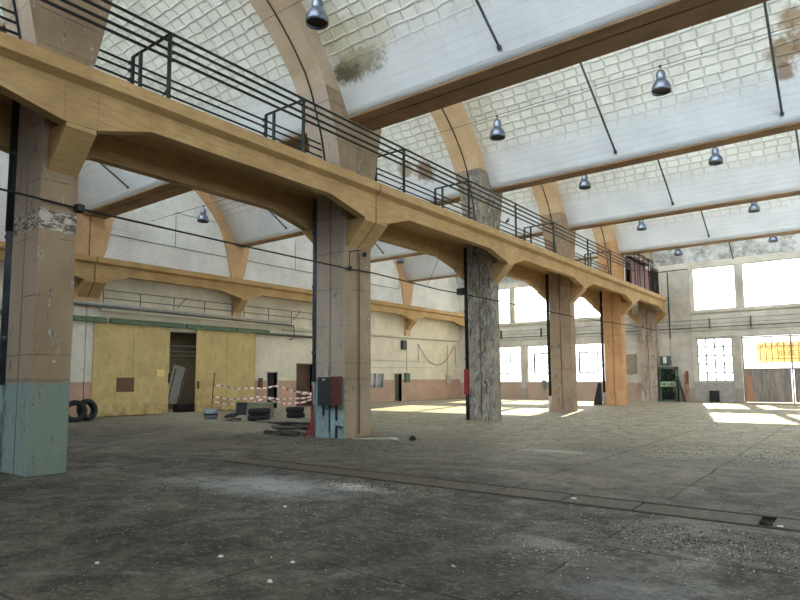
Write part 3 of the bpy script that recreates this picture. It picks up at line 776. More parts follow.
LAMPS = [((-9.0, 8.9, 9.47), 'black-mouthed bell lamp at the top, against the nearest arched rib'),
         ((-8.9, 16.9, 9.45), 'bell lamp just below the wide double beam, left of centre'),
         ((-3.9, 16.85, 9.45), 'large bell lamp below the wide double beam, near the top right'),
         ((-8.9, 24.6, 9.75), 'bell lamp behind the second roof beam, left of the pair'),
         ((-3.95, 24.8, 9.75), 'bell lamp behind the second roof beam, right of the pair'),
         ((-8.95, 33.0, 9.6), 'small bell lamp behind the third roof beam, left of the pair'),
         ((-3.7, 32.7, 9.6), 'small bell lamp behind the third roof beam, right of the pair'),
         ((-8.7, 39.9, 9.3), 'tiny far bell lamp near the end wall, above the left window'),
         ((-3.7, 40.3, 9.5), 'tiny far bell lamp near the end wall, at the right edge'),
         ((-23.3, 15.95, 8.9), 'bell lamp hanging over the left aisle between the near and fuse box columns'),
         ((-23.2, 30.5, 9.2), 'small bell lamp over the left aisle seen right of the fuse box column')]
lp = lamp_proto()
def copy_tree(o, parent=None):
    c = o.copy(); COL.objects.link(c)
    if parent is not None: c.parent = parent
    for ch in list(o.children): copy_tree(ch, c)
    return c
for i, (loc, lab) in enumerate(LAMPS):
    o = lp if i == 0 else copy_tree(lp)
    o.location = loc; o['label'] = lab
# lamp span wires
for i, (y, z, x0, x1, lab) in enumerate([(8.9, 10.07, XN, XR, 'thin span wire carrying the lamp over the nearest bay'),
        (16.88, 10.05, XN, XR, 'thin span wire carrying the two lamps behind the wide double beam'),
        (24.7, 10.35, XN, XR, 'thin span wire carrying the two lamps behind the second roof beam'),
        (32.85, 10.2, XN, XR, 'thin span wire carrying the two lamps behind the third roof beam'),
        (40.1, 10.0, XN, XR, 'thin span wire carrying the far lamps near the end wall'),
        (15.95, 9.5, XW, XA, 'thin span wire carrying the lamp over the left aisle'),
        (30.5, 9.8, XW, XA, 'thin span wire carrying the small lamp over the far aisle')]):
    m = MB(); m.tube([(x0, y, z), (x1, y, z)], .010, 4); o = m.build('span_wire', M_rod); tag(o, lab, 'wire', 'lamp span wires')

# ================================================================= CABLES, PIPES
m = MB(); pts = []
A = [(-11.3, 0, 4.93), (-11.3, 4.4, 4.80), (-11.3, 5.12, 4.77), (-11.3, 8.7, 4.72), (-11.3, 12.3, 4.70), (-11.28, 13.5, 4.72), (-11.3, 17, 4.63), (-11.3, 20.8, 4.66), (-11.3, 28.7, 4.65), (-11.3, 36.7, 4.8), (-11.3, YE-.55, 4.9)]
m.tube(A, .022, 5); o = m.build('power_cable', M_wire); tag(o, 'black power cable strung from column to column below the gallery', 'cable')
PL = {2: 'dark downpipe behind the left edge of the near column', 3: 'blue-grey downpipe on the left side of the fuse box column', 4: 'dark downpipe with a red band on the peeling column', 5: 'dark downpipe on the left of the worn tan column', 6: 'thin downpipe on the left of the orange-tan column'}
M_teal = plain('teal_pipe_paint', (120, 148, 150), .6, 0, .2, 5)
for k in range(2, 7):
    yc = FR[k][0]; x = XA-.10; y = yc+.05 if k > 2 else yc+.0
    t = thing('downpipe', PL[k], 'pipe', (x, y, 0), 'downpipes on the columns')
    m = MB(); m.tube([(x, y, 1.55 if k < 5 else .75), (x, y, 6.9)], .075 if k > 2 else .08, 10)
    for z in (2.4, 4.3, 5.9): m.lathe([(.09, z-.04), (.10, z), (.09, z+.04)], (x, y, 0), 12)
    m.build('pipe', M_pipe if k in (2, 3) else M_black, t, smooth=True)
    if k == 2:
        q = MB(); q.tube([(x, y, 4.4), (x, y, 6.95)], .095, 10); q.build('lagging', M_black, t, smooth=True)
    m = MB(); m.tube([(x, y, 0), (x, y, 1.55 if k < 5 else .75)], .085, 10); m.build('lower_pipe', {3: M_teal, 4: M_black, 2: M_teal, 5: M_pale, 6: M_pale}[k], t, smooth=True)
    m = MB()
    for z in (2.4, 4.3, 5.9): m.box(x-.02, XA+.001, y-.02, y+.02, z-.02, z+.02)
    m.build('bracket', M_black, t)
    if k == 4:
        m = MB(); m.box(x-.1, x+.1, y-.1, y-.07, 1.0, 2.0); m.build('marker_board', M_red, t)
        m = MB(); m.box(x-.35, x, y-.15, y+.15, 5.0, 5.25); m.build('junction_box', M_black, t)

# ledge, pipes and rail on the left wall
LW0, LW1 = YB, YE
m = MB(); m.box(XW, XW+.22, 4.0, 12.33, 4.8, 4.95); m.box(XW, XW+.22, 13.5, 25.2, 4.8, 4.95); m.box(XW, XW+.1, 25.2, 44.4, 4.8, 4.9)
o = m.build('trim_4', M_wl); tag(o, kind='structure')
t = thing('wall_pipe', 'long pipe on the left wall above the yellow gates, bent down at right', 'pipe', (XW+.3, 18, 4.9))
m = MB(); m.tube([(XW+.46, 11.9, 4.98), (XW+.46, 25.0, 4.86), (XW+.46, 25.1, 4.1), (XW+.46, 24.7, 4.02)], .04, 8); m.build('pipe', M_rod, t, smooth=True)
m = MB(); m.tube([(XW+.32, 11.9, 5.1), (XW+.32, 24.8, 5.03)], .07, 8); m.build('pale_pipe', M_pale, t, smooth=True)
m = MB(); m.tube([(XW+.15, 19.5, 4.5), (XW+.15, 19.5, 4.3), (XW+.15, 20, 4.28), (XW+.15, 24.2, 4.26), (XW+.15, 28, 4.25)], .04, 6); m.tube([(XW+.15, 22.2, 4.15), (XW+.15, 22.2, 2.9)], .015, 5); m.build('thin_pipe', M_rod, t)
for a, c, lab in ((13.6, 20.75, 'thin grey handrail on the left wall ledge above the left yellow gate'), (21.5, 28.6, 'thin grey handrail on the left wall ledge right of the gates')):
    t = thing('ledge_railing', lab, 'railing', (XW+.2, a, 4.9))
    for z in (5.78, 5.40):
        m = MB(); m.tube([(XW+.2, a, z), (XW+.2, c, z)], .02, 5); m.build('rail', M_rod, t)
    n = 4
    for i in range(n+1):
        y = a+(c-a)*i/n; m = MB(); m.tube([(XW+.2, y, 4.95), (XW+.2, y, 5.79)], .02, 5); m.build('post', M_rod, t)
    m = MB(); y = a+(c-a)*.52; m.tube([(XW+.2, y, 5.25), (XW+.35, y+.5, 5.85)], .02, 5); m.build('hook_bar', M_rod, t)
# further wall conduits (deeper in)
t = thing('wall_conduit', 'grey conduit run with drooping cable and drops on the far left wall', 'conduit', (XW+.05, 30, 4.5))
m = MB(); m.tube([(XW+.06, 24.5, 4.62), (XW+.06, 44.3, 4.85)], .06, 6); m.tube([(XW+.05, 28, 3.0), (XW+.05, 40, 3.0)], .018, 4); m.tube([(XW+.05, 30, 2.45), (XW+.05, 41, 2.55)], .014, 4)
m.build('pipe', M_pale, t)
m = MB()
for y, z0, z1 in ((31.1, 2.1, 5.2), (36.9, 2.1, 4.6), (38.4, 3.0, 4.4), (42.6, 1.9, 4.4), (43.8, 2.8, 4.5)):
    m = MB(); m.tube([(XW+.05, y, z0), (XW+.05, y, z1)], .018, 4); m.build('drop_pipe', M_rod, t)
m = MB(); m.tube([(XW+.05, 38.4+i*.52, 4.35-1.6*(1-((i-5)/5)**2)) for i in range(11)], .02, 5); m.build('drooping_cable', M_wire, t)
for y, z, c, lab in ((36.9, 1.75, M_green, 'small green electrical box on the far left wall'), (42.6, 1.6, M_pale, 'small pale electrical box low on the far left wall'), (36.5, 4.2, M_greenblk, 'dark lamp bracket box high on the far left wall')):
    m = MB(); m.box(XW, XW+.18, y-.28, y+.28, z-.35, z+.35); o = m.build('wall_box', c, bevel=.02); tag(o, lab, 'electrical box')
m = MB(); m.box(XW, XW+.1, 22.75, 23.0, 1.15, 1.75); o = m.build('wall_box', M_maroon); tag(o, 'small dark maroon box beside the right yellow gate', 'electrical box')

# ================================================================= GATES
# green door track
t = thing('door_track', 'green steel sliding door track above the yellow gates', 'door track', (XW+.1, 17, 4.2))
for y0, y1 in ((8.0, 13.75), (13.95, 17.75), (17.9, 20.9), (21.0, 23.3)):
    m = MB(); m.box(XW+.13, XW+.32, y0, y1, 4.27, 4.44); m.prism([(XW+.13, 4.44), (XW+.32, 4.44), (XW+.13, 4.52)], y0, y1, 'y'); m.build('track_cover', M_green, t)
m = MB(); m.box(XW+.05, XW+.2, 23.4, 31, 4.3, 4.36); m.build('rail', M_rod, t)
def gate(y0, y1, lab):
    t = thing('sliding_gate', lab, 'gate', (XW+.1, y0, 0), 'yellow sliding gate leaves')
    ym = (y0+y1)/2
    for a, c in ((y0, ym-.008), (ym+.008, y1)):
        m = MB(); m.box(XW+.14, XW+.20, a, c, .04, 4.26)
        m.build('panel', M_gate, t)
    m = MB()
    for z in (.06, 1.4, 2.75, 4.16):
        m.box(XW+.20, XW+.208, y0, y1, z-.02, z+.02)
    for y in (y0+.02, y1-.02): m.box(XW+.20, XW+.215, y-.03, y+.03, .04, 4.2)
    m.build('frame_bar', M_gate, t)
    return t
g1 = gate(13.25, 16.98, 'left yellow sliding gate leaf with a square brown hatch and small pale notice')
m = MB(); m.box(XW+.20, XW+.215, 14.35, 15.2, 1.12, 1.78); m.build('hatch', plain('brown_hatch', (106, 78, 56), .8), g1)
m = MB(); m.box(XW+.20, XW+.212, 16.35, 16.75, 1.82, 2.18); m.build('notice', plain('cream_notice', (232, 205, 130), .7), g1)
m = MB(); m.box(XW+.215, XW+.26, 16.95, 17.02, 1.5, 2.0); m.build('handle', M_black, g1)
g2 = gate(18.54, 22.33, 'right yellow sliding gate leaf beside the dark opening')
m = MB(); m.box(XW+.215, XW+.26, 18.62, 18.69, 1.2, 1.6); m.build('handle', M_black, g2)
# inside the opening
t = thing('partition_screen', 'pale ladder-like screen leaning inside the dark gate opening', 'panel', (XW-1.2, 18.2, .4))
m = MB(); m.obox((XW-1.2, 18.3, 1.4), (.06, .75, 2.0), (R(-14), 0, 0)); m.build('sheet', plain('pale_sheet', (170, 174, 168), .7), t)
m = MB()
for dy in (-.3, .3): m.obox((XW-1.16, 18.3+dy, 1.35), (.05, .05, 2.0), (R(-14), 0, 0))
m.build('frame', M_rod, t)
m = MB(); m.box(XW-1.0, XW-.5, 18.0, 19.1, 0, .42); o = m.build('storage_crate', plain('black_crate', (24, 23, 22), .8), bevel=.04); tag(o, 'black crate on the floor inside the gate opening', 'crate')
t = thing('pipe_bundle', 'horizontal dark pipes high inside the gate opening', 'pipe', (XW-2, 17, 3))
for z in (2.95, 3.2, 3.5):
    m = MB(); m.tube([(XW-2.5, 15.2, z), (XW-2.5, 21.8, z)], .05, 6); m.build('pipe', M_black, t)

# end wall factory gate (right) with glazing above
x0, x1 = -6.24, -.9
t = thing('factory_gate', 'grey-brown rusted double gate below glazing at the right end of the end wall', 'gate', (-3.5, YE+.1, 0))
def rustgate():
    q = NT('rusty_gate_sheet'); p = q.wpos(); n = q.noise(q.wpos((3, 1, .5)), 1.6, 6, .75); c = q.mix(q.ramp(n, .35, .65), lin((122, 112, 104)), lin((160, 148, 136)))
    xx = q.xyz(p)[0]
    c = q.mix(q.math('MULTIPLY', q.ramp(xx, -5.5, -5.9), q.ramp(q.noise(p, 2, 5), .35, .6)), c, lin((182, 128, 96)))
    return q.out(c, .8)
M_rg = rustgate()
for a, c in ((x0+.1, -3.6), (-3.45, x1-.05)):
    m = MB(); m.box(a, c, YE+.05, YE+.10, .02, 2.12); m.build('sheet', M_rg, t)
m = MB()
for a in (x0+.03, -3.56, x1-.09): m.box(a, a+.08, YE+.0, YE+.14, 0, 4.22)
for z in (2.12, 4.16): m.box(x0, x1, YE+.02, YE+.12, z-.03, z+.05)
m.build('frame', plain('gate_frame', (130, 122, 112), .7), t)
m = MB()
for i in range(1, 8):
    for a, c in ((x0+.1, -3.6), (-3.45, x1-.05)):
        xx = a+(c-a)*i/8; 
        if i > 2 or a > -4: m.box(xx-.018, xx+.018, YE+.06, YE+.09, 2.55, 4.12)
for z in (2.75, 3.55): m.box(x0+.9, x1-.05, YE+.06, YE+.09, z-.018, z+.018)
m.build('glazing_bar', plain('glazing_bars', (110, 98, 74), .7), t)
m = MB(); m.box(x0+.1, x1-.1, YE+.102, YE+.108, 2.17, 4.12); m.build('pane', M_glass, t)
# banner outside, seen from behind
t = thing('yellow_banner', 'yellow advertising banner with orange and grey letters outside the gate glazing', 'banner', (-3.2, YE+.7, 2.5))
def banner_mat(nm, c, tr):
    m = bpy.data.materials.new(nm); m.use_nodes = True; n = m.node_tree.nodes; l = m.node_tree.links
    b_ = n['Principled BSDF']; b_.inputs['Base Color'].default_value = (*lin(c), 1); b_.inputs['Roughness'].default_value = .6
    d = n.new('ShaderNodeBsdfTranslucent'); d.inputs[0].default_value = (*lin(c), 1); mx = n.new('ShaderNodeMixShader'); mx.inputs[0].default_value = tr
    l.new(b_.outputs[0], mx.inputs[1]); l.new(d.outputs[0], mx.inputs[2]); l.new(mx.outputs[0], n['Material Output'].inputs[0]); return m
m = MB(); m.box(-5.55, -.7, YE+.70, YE+.71, 2.5, 4.05); m.build('sheet', banner_mat('banner_yellow', (250, 228, 150), .2), t)
def text(body, size, x, z, mat, y, parent):
    cu = bpy.data.curves.new('txt', 'FONT'); cu.body = body; cu.size = size; cu.extrude = .004; cu.align_x = 'LEFT'
    o = bpy.data.objects.new('txt', cu); COL.objects.link(o)
    dg = bpy.context.evaluated_depsgraph_get(); dg.update(); me = bpy.data.meshes.new_from_object(o.evaluated_get(dg))
    bpy.data.objects.remove(o); me.materials.clear(); me.materials.append(mat)
    # written to be read from outside, so mirrored when seen from the hall
    for v in me.vertices: v.co = Vector((x-v.co.x, y, z+v.co.y))+Vector((0, v.co.z, 0))-s_off(parent)
    ob = bpy.data.objects.new('lettering', me); COL.objects.link(ob); ob.parent = parent; return ob
text('ELAD\u00d3 KIAD\u00d3', .72, -.85, 3.42, banner_mat('banner_orange', (226, 110, 40), .15), YE+.69, t)
text('06 30 218 2510', .46, -1.35, 2.98, banner_mat('banner_grey', (120, 110, 96), .15), YE+.69, t)

# ================================================================= END WALL FITTINGS
t = thing('end_wall_pipes', 'long parallel pipes and conduits running across the end wall', 'pipe', (-10, YE-.1, 5))
for z0, z1, r in ((5.45, 5.5, .018), (5.16, 5.2, .014), (4.93, 4.98, .035), (4.70, 4.7, .014)):
    m = MB(); m.tube([(-26.4, YE-.2, z0), (XA-.1, YE-.2, z0)], r, 6); m.tube([(XN+.1, YE-.2, z0), (XR-.2, YE-.2, z1)], r, 6); m.build('pipe', M_rod, t)
m = MB()
for x in (-8.0, -5.6, -2.2, -17.3, -20, -23.5): m.box(x-.03, x+.03, YE-.24, YE, 4.85, 5.55)
m.build('clamp', M_rod, t)
m = MB(); m.tube([(-10.5, YE-.08, 4.3), (-10.5, YE-.08, 8.9)], .035, 6); m.tube([(-9.95, YE-.05, 0), (-9.95, YE-.05, 9)], .012, 4); m.tube([(-12.6, YE-.1, 9.0), (-9.2, YE-.1, 9.0)], .03, 5); m.build('standpipe', M_black, t)
t = thing('control_cabinet', 'tall open green-black electrical cabinet standing at the end wall', 'cabinet', (-10.7, YE-.3, 0))
m = MB(); X0, X1 = -11.2, -10.1
for a in (X0, X1-.08): m.box(a, a+.08, YE-.6, YE-.02, 0, 2.35)
for z0, z1 in ((0, .1), (.98, 1.02), (1.33, 1.38), (2.2, 2.35)): m.box(X0, X1, YE-.6, YE-.02, z0, z1)
m.box(X0, X1, YE-.06, YE-.02, 0, 2.35); m.build('body', plain('cabinet_green', (86, 104, 88), .6, .1, .25), t)
m = MB(); m.box(X0+.08, X1-.08, YE-.62, YE-.58, 1.0, 1.35); m.build('control_panel', plain('cabinet_light_green', (140, 160, 126), .6), t)
m = MB()
for x in (X0+.3, X1-.3): m.lathe([(0, -.05), (.06, -.05), (.06, 0), (0, 0)], (x, YE-.62, 1.18), 10, 'y')
m.build('knob', M_black, t)
for i in range(6):
    m = MB(); m.box(X0+.14+i*.15, X0+.22+i*.15, YE-.45, YE-.1, 1.45, 1.75+.1*(i % 3)); m.build('switchgear', M_black, t)
    m = MB(); m.box(X0+.14+i*.15, X0+.2+i*.15, YE-.45, YE-.1, .2, .6+.1*(i % 2)); m.build('switchgear', M_black, t)
m = MB(); m.obox((-9.85, YE-.5, .85), (.04, .5, 1.8), (0, R(-14), 0)); o = m.build('leaning_board', plain('dark_board', (70, 68, 62), .8)); tag(o, 'dark narrow board leaning on the right side of the open cabinet', 'board')
t = thing('switch_box', 'small grey switch box on the end wall above the open cabinet', 'electrical box', (-11.0, YE-.1, 2.6))
m = MB(); m.box(-11.2, -10.55, YE-.2, YE-.01, 2.5, 3.1); m.build('body', M_rod, t); m = MB(); m.box(-11.0, -10.78, YE-.22, YE-.2, 2.6, 3.05); m.build('cover', M_white, t)
m = MB(); m.box(-8.15, -7.65, YE-.5, YE-.02, 0, .75); o = m.build('floor_box', M_black, bevel=.02); tag(o, 'small black box on the floor below the right grid window', 'box')
t = thing('rusty_post', 'peeling rust-red upright bracket on the end wall left of the right grid window', 'post', (-9.6, YE-.1, 0))
m = MB(); m.box(-9.75, -9.45, YE-.16, YE-.01, 0, 1.9); m.build('upright', concrete('pier_salmon', (190, 150, 130), (176, 140, 122), (1, 1, 1), (120, 70, 50), .8), t)
m = MB(); m.box(-9.6, -9.45, YE-.24, YE-.16, 1.2, 2.05); m.build('bracket', M_rust, t)
m = MB(); m.tube([(-10.2, YE-.06, 3.5), (-9.2, YE-.06, 3.2)], .03, 5); m.lathe([(.06, 0), (.08, .05), (.0, .05)], (-10.35, YE-.1, 3.3), 8, 'y'); o = m.build('light_bracket', M_black); tag(o, 'thin black arm bracket on the end wall above the cabinet', 'bracket')
m = MB(); m.obox((-12.0+.9, YE-.62, 1.4), (.01, .01, .01)); 
t = thing('wall_panel', 'grey framed panel on the end wall left of the cabinet', 'panel', (-12.9, YE-.05, 2))
m = MB(); m.box(-13.6, -12.85, YE-.06, YE-.01, 1.9, 3.3); m.build('board', plain('old_board', (150, 134, 112), .8), t)
# window hanging thing in aisle window
m = MB(); m.box(-20.05, -19.7, YE-.1, YE-.01, .95, 1.5); m.box(-19.95, -19.8, YE-.14, YE-.1, .75, 1.1); o = m.build('wall_box', plain('teal_box', (112, 124, 120), .7)); tag(o, 'small grey-green box under the aisle end window', 'electrical box')

# ================================================================= FUSE BOX on the split column
yc = FR[3][0]
t = thing('fuse_box', 'open wall fuse box with a black door and a rust-red door on the double column', 'fuse box', (-11.75, yc-.1, .9))
m = MB(); m.box(-12.15, -11.40, yc-.14, yc-.01, .92, 1.66); m.build('body', M_maroon, t, bevel=.01)
m = MB(); m.box(-12.2, -11.72, yc-.18, yc-.145, .9, 1.68); ld = m.build('left_door', plain('black_door', (44, 50, 56), .5), t, 'black door')
m = MB(); m.box(-11.71, -11.30, yc-.175, yc-.145, .90, 1.70); m.build('right_door', plain('rust_red_door', (96, 50, 42), .7, 0, .3), t, 'rust-red door')
m = MB(); m.box(-12.0, -11.9, yc-.2, yc-.18, 1.6, 1.63); m.build('handle', M_white, ld)
m = MB(); m.tube([(-12.1, yc-.05, .9), (-12.1, yc-.05, .62)], .03, 6); m.tube([(-11.9, yc-.03, .9), (-11.9, yc-.03, .15)], .012, 5); m.tube([(-11.62, yc-.04, .92), (-11.62, yc-.04, .0)], .03, 6); m.build('conduit', M_black, t)
m = MB(); m.tube([(-12.0, yc-.04, 1.68), (-12.0, yc-.04, 2.1)], .05, 6); m.build('upper_conduit', M_pale, t)
m = MB(); m.obox((-11.5, yc-.06, .42), (.28, .1, .14)); o = m.build('socket_box', M_teal, bevel=.02); tag(o, 'small blue-green socket box low on the double column below the fuse box', 'socket')
# red jack stand
t = thing('jack_stand', 'small red steel stand at the foot of the fuse box column', 'stand', (-12.46, 12.1, 0))
m = MB(); m.tube([(-12.42, 12.18, .9), (-12.42, 12.18, 1.45)], .018, 6); m.tube([(-12.42, 12.18, .2), (-12.42, 12.18, .95)], .04, 8); m.build('pole', M_red, t)
for a in (0, 120, 240):
    m = MB(); m.tube([(-12.42, 12.18, .5), (-12.42+.16*math.cos(R(a+200)), 12.08+.16*math.sin(R(a+200)), .0)], .022, 6); m.build('leg', M_red, t)
# wires on the column
m = MB(); m.tube([(-11.30, 12.92, 5.2), (-11.30, 12.92, .1)], .02, 5); o = m.build('conduit_line', M_rust); tag(o, 'thin vertical conduit down the nave face of the double column', 'conduit')
t = thing('wall_bracket', 'black cable bracket with insulators on the double column', 'bracket', (-11.3, 12.8, 5))
m = MB(); m.tube([(-11.3, 12.5, 4.75), (-11.3, 12.5, 5.2), (-11.25, 12.9, 5.3)], .015, 5); m.lathe([(0, -.07), (.06, -.05), (.06, .05), (0, .07)], (-11.25, 13.1, 5.2), 10); m.lathe([(0, -.07), (.07, -.05), (.07, .05), (0, .07)], (-11.28, 12.5, 4.72), 10); m.build('arm', M_black, t)
m = MB(); m.lathe([(0, -.1), (.09, -.06), (.09, .06), (0, .1)], (-11.27, 5.1, 4.77), 10); o = m.build('cable_clamp', M_black); tag(o, 'black cable clamp on the right edge of the near column', 'clamp')
# ================================================================= FLOOR OBJECTS
def tyre_mesh(r, wd, axis='z'):
    p = []; n = 10
    ri = r*.58
    prof_ = [(ri, -wd*.38), (ri+.03, -wd*.46), (r*.82, -wd*.5), (r*.95, -wd*.44), (r, -wd*.34), (r-.012, -wd*.18), (r, -wd*.12), (r, wd*.12), (r-.012, wd*.18), (r, wd*.34), (r*.95, wd*.44), (r*.82, wd*.5), (ri+.03, wd*.46), (ri, wd*.38), (ri+.04, wd*.3), (ri+.05, 0), (ri+.04, -wd*.3)]
    m = MB(); m.lathe(prof_, n=36, axis=axis, closed=True)
    for i in range(36):
        a = 2*math.pi*i/36
        if axis == 'z': m.obox((r*math.cos(a), r*math.sin(a), 0), (.02, .03, wd*.6), (0, 0, a))
        else: m.obox((0, r*math.cos(a), r*math.sin(a)), (wd*.6, .03, .02), (a, 0, 0))
    return m
def tyre(loc, r, wd, lab, grp, rot=(0, 0, 0)):
    t = thing('tyre', lab, 'tyre', (0, 0, 0), grp)
    tyre_mesh(r, wd).build('rubber', M_rubber, t, smooth=True)
    m = MB(); m.lathe([(r*.57, -wd*.36), (r*.63, -wd*.44), (r*.63, -wd*.40)], n=30); m.lathe([(r*.57, wd*.36), (r*.63, wd*.44), (r*.63, wd*.40)], n=30); m.build('bead', M_black, t)
    t.location = loc; t.rotation_euler = rot; return t
tyre((-19.28, 15.97, .13), .42, .25, 'lower tyre of the left stack of two on the aisle floor', 'stacked tyres')
tyre((-19.27, 15.98, .385), .43, .25, 'upper tyre of the left stack of two on the aisle floor', 'stacked tyres')
tyre((-19.45, 18.1, .12), .38, .23, 'lower tyre of the right stack of two, near the slab pile', 'stacked tyres')
tyre((-19.47, 18.08, .355), .38, .23, 'upper tyre of the right stack of two, near the slab pile', 'stacked tyres')
tyre((-25.2, 11.55, .42), .44, .28, 'big tyre leaning upright against the wall pier behind the near column', 'tyres at the pier', (R(8), R(78), R(-12)))
tyre((-25.75, 12.3, .44), .44, .28, 'second tyre standing behind the big one at the wall pier', 'tyres at the pier', (R(4), R(80), R(20)))
# bucket with post
t = thing('barrier_post', 'rusty stick standing in a pale bucket, holding the striped tape', 'barrier post', (-22.05, 15.7, 0))
m = MB(); m.lathe([(0, .01), (.26, .01), (.29, .42), (.27, .42), (.25, .05), (0, .05)], (-22.05, 15.7, 0), 20); m.build('bucket', plain('bucket_grey_blue', (140, 152, 158), .6), t, smooth=True)
m = MB(); m.lathe([(0, .38), (.26, .38), (.26, .03), (0, .03)], (-22.05, 15.7, 0), 16); m.build('concrete_fill', M_slab, t)
m = MB(); m.tube([(-22.05, 15.7, .3), (-22.0, 15.8, 1.9)], .025, 6); m.lathe([(0, -.04), (.05, 0), (0, .04)], (-22.0, 15.8, 1.9), 8); m.build('pole', M_rust, t)
m = MB(); m.lathe([(.272, .16), (.285, .16), (.29, .24), (.277, .24)], (-22.05, 15.7, 0), 20); m.build('band', M_black, t)
def tape_mat():
    t = NT('red_white_tape'); u = t.tc.outputs['UV']; x = t.xyz(u)
    fr = t.math('FRACT', x[0]); c = t.mix(t.math('LESS_THAN', fr, .38), lin((240, 238, 232)), lin((206, 112, 100))); return t.out(c, .5)
M_tape = tape_mat()
def tape(pts, wd, lab, n=24):
    P = [Vector(p) for p in pts]; Q = []
    for a, c in zip(P[:-1], P[1:]):
        for i in range(n):
            s = i/n; sag = -.10*math.sin(math.pi*s)*(c-a).length/3; Q.append(a.lerp(c, s)+Vector((0, 0, sag+.02*math.sin(s*14))))
    Q.append(P[-1]); vs = []; fs = []; L = 0; us = []
    for i, q in enumerate(Q):
        if i: L += (q-Q[i-1]).length
        tw = .6*math.sin(L*1.7); d = Vector((math.sin(tw)*.6, 0, math.cos(tw)))*wd/2
        vs += [q-d, q+d]; us += [L/.4]*2
    fs = [(2*i, 2*i+2, 2*i+3, 2*i+1) for i in range(len(Q)-1)]
    me = bpy.data.meshes.new('barrier_tape'); me.from_pydata([tuple(v) for v in vs], [], fs); me.materials.append(M_tape); uv = me.uv_layers.new()
    for pl in me.polygons:
        for li in pl.loop_indices: uv.data[li].uv = (us[me.loops[li].vertex_index], 0)
    o = bpy.data.objects.new('barrier_tape', me); COL.objects.link(o); md = o.modifiers.new('thickness', 'SOLIDIFY'); md.thickness = .004
    tag(o, lab, 'barrier tape', 'striped barrier tapes')
tape([(-22.0, 15.75, 1.42), (-22.4, 19.6, 1.33), (-21.6, 22.6, .85)], .08, 'top red and white barrier tape starting at the stick in the bucket')
tape([(-22.03, 15.74, .92), (-22.3, 18.5, .85), (-22.2, 22.0, .80), (-22.0, 24.5, 1.0)], .08, 'middle red and white barrier tape across the right yellow gate')
tape([(-22.05, 15.72, .72), (-22.0, 17.6, .58), (-22.1, 18.6, .82)], .08, 'short lower red and white barrier tape near the bucket')
tape([(-22.2, 18.8, .8), (-22.6, 20.6, .45), (-22.0, 22.6, .85), (-22.1, 24.0, .4)], .08, 'sagging red and white barrier tape in front of the narrow dark door')
tape([(-22.4, 19.8, 1.3), (-22.2, 21.6, .9), (-22.3, 23.4, .35)], .08, 'slanting red and white barrier tape crossing the narrow dark doorway')
tape([(-22.1, 22.6, .5), (-22.0, 24.0, 1.2), (-22.0, 24.9, .7)], .08, 'tangled end of the red and white barrier tape beside the wide dark door')
t = thing('barrier_stick', 'thin pale stick propping the right end of the striped tape', 'stick', (-22.0, 24.3, 0))
m = MB(); m.tube([(-22.0, 24.5, 0), (-22.0, 24.5, 1.4)], .025, 6); m.build('pole', M_pale, t)
m = MB(); m.lathe([(0, 0), (.18, 0), (.15, .08), (0, .08)], (-22, 24.5, 0), 14); m.build('foot', M_slab, t)
# office chair lying low
t = thing('office_chair', 'broken black chair between the bucket and the left tyre stack', 'chair', (-20.3, 15.6, 0))
m = MB(); m.obox((-20.35, 15.5, .22), (.48, .46, .1), (R(12), R(-6), R(20))); m.build('seat', M_rubber, t, bevel=.03)
m = MB(); m.obox((-20.1, 15.75, .48), (.44, .1, .5), (R(-14), 0, R(30))); m.build('backrest', M_rubber, t, bevel=.03)
for a in range(5):
    m = MB(); an = R(72*a+10); m.tube([(-20.3, 15.55, .1), (-20.3+.32*math.cos(an), 15.55+.32*math.sin(an), .05)], .02, 5); m.lathe([(0, -.02), (.035, 0), (0, .02)], (-20.3+.32*math.cos(an), 15.55+.32*math.sin(an), .035), 8); m.build('leg', M_black, t)
t = thing('pallet_box', 'low greyish-green box behind the broken black chair', 'box', (-20.9, 17.0, 0))
m = MB(); m.box(-21.5, -20.3, 17.1, 17.6, .0, .62); m.build('body', plain('grey_green_box', (128, 128, 108), .8), t)
m = MB(); m.box(-21.55, -20.25, 17.05, 17.65, .62, .66); m.build('lid', plain('grey_green_lid', (144, 146, 126), .8), t)
# slab pile
sp = [((-13.95, 13.0, .36), (2.4, 1.0, .05), (0, R(-1), R(4)), 'topmost flat grey slab of the pile left of the fuse box column'),
      ((-13.8, 13.05, .285), (2.1, .9, .06), (0, R(1), R(-5)), 'second slab from the top of the pile left of the fuse box column'),
      ((-13.6, 13.0, .205), (1.9, .8, .06), (0, 0, R(9)), 'third slab from the top of the pile by the fuse box column'),
      ((-13.7, 13.0, .12), (2.0, .8, .07), (0, R(1), R(-8)), 'fourth slab from the top of the pile by the fuse box column'),
      ((-13.5, 12.95, .045), (1.8, .8, .08), (0, 0, R(3)), 'lowest slab of the pile lying on the floor by the fuse box column')]
for c, s, r, lab in sp:
    m = MB(); m.obox((0, 0, 0), s); o = m.build('concrete_slab', M_slab, bevel=.015); o.location = c; o.rotation_euler = r; tag(o, lab, 'slab', 'slabs in the pile')
for i, (x, y, l, a, lab) in enumerate(((-14.3, 12.3, .4, 20, 'left'), (-13.8, 12.2, .5, -15, 'middle'), (-13.3, 12.25, .4, 35, 'right'))):
    m = MB(); m.obox((x, y, .05), (l, .2, .1), (R(8), R(5), R(a))); o = m.build('broken_block', M_slabd, bevel=.03); tag(o, '%s dark broken block in front of the slab pile' % lab, 'block', 'broken blocks')
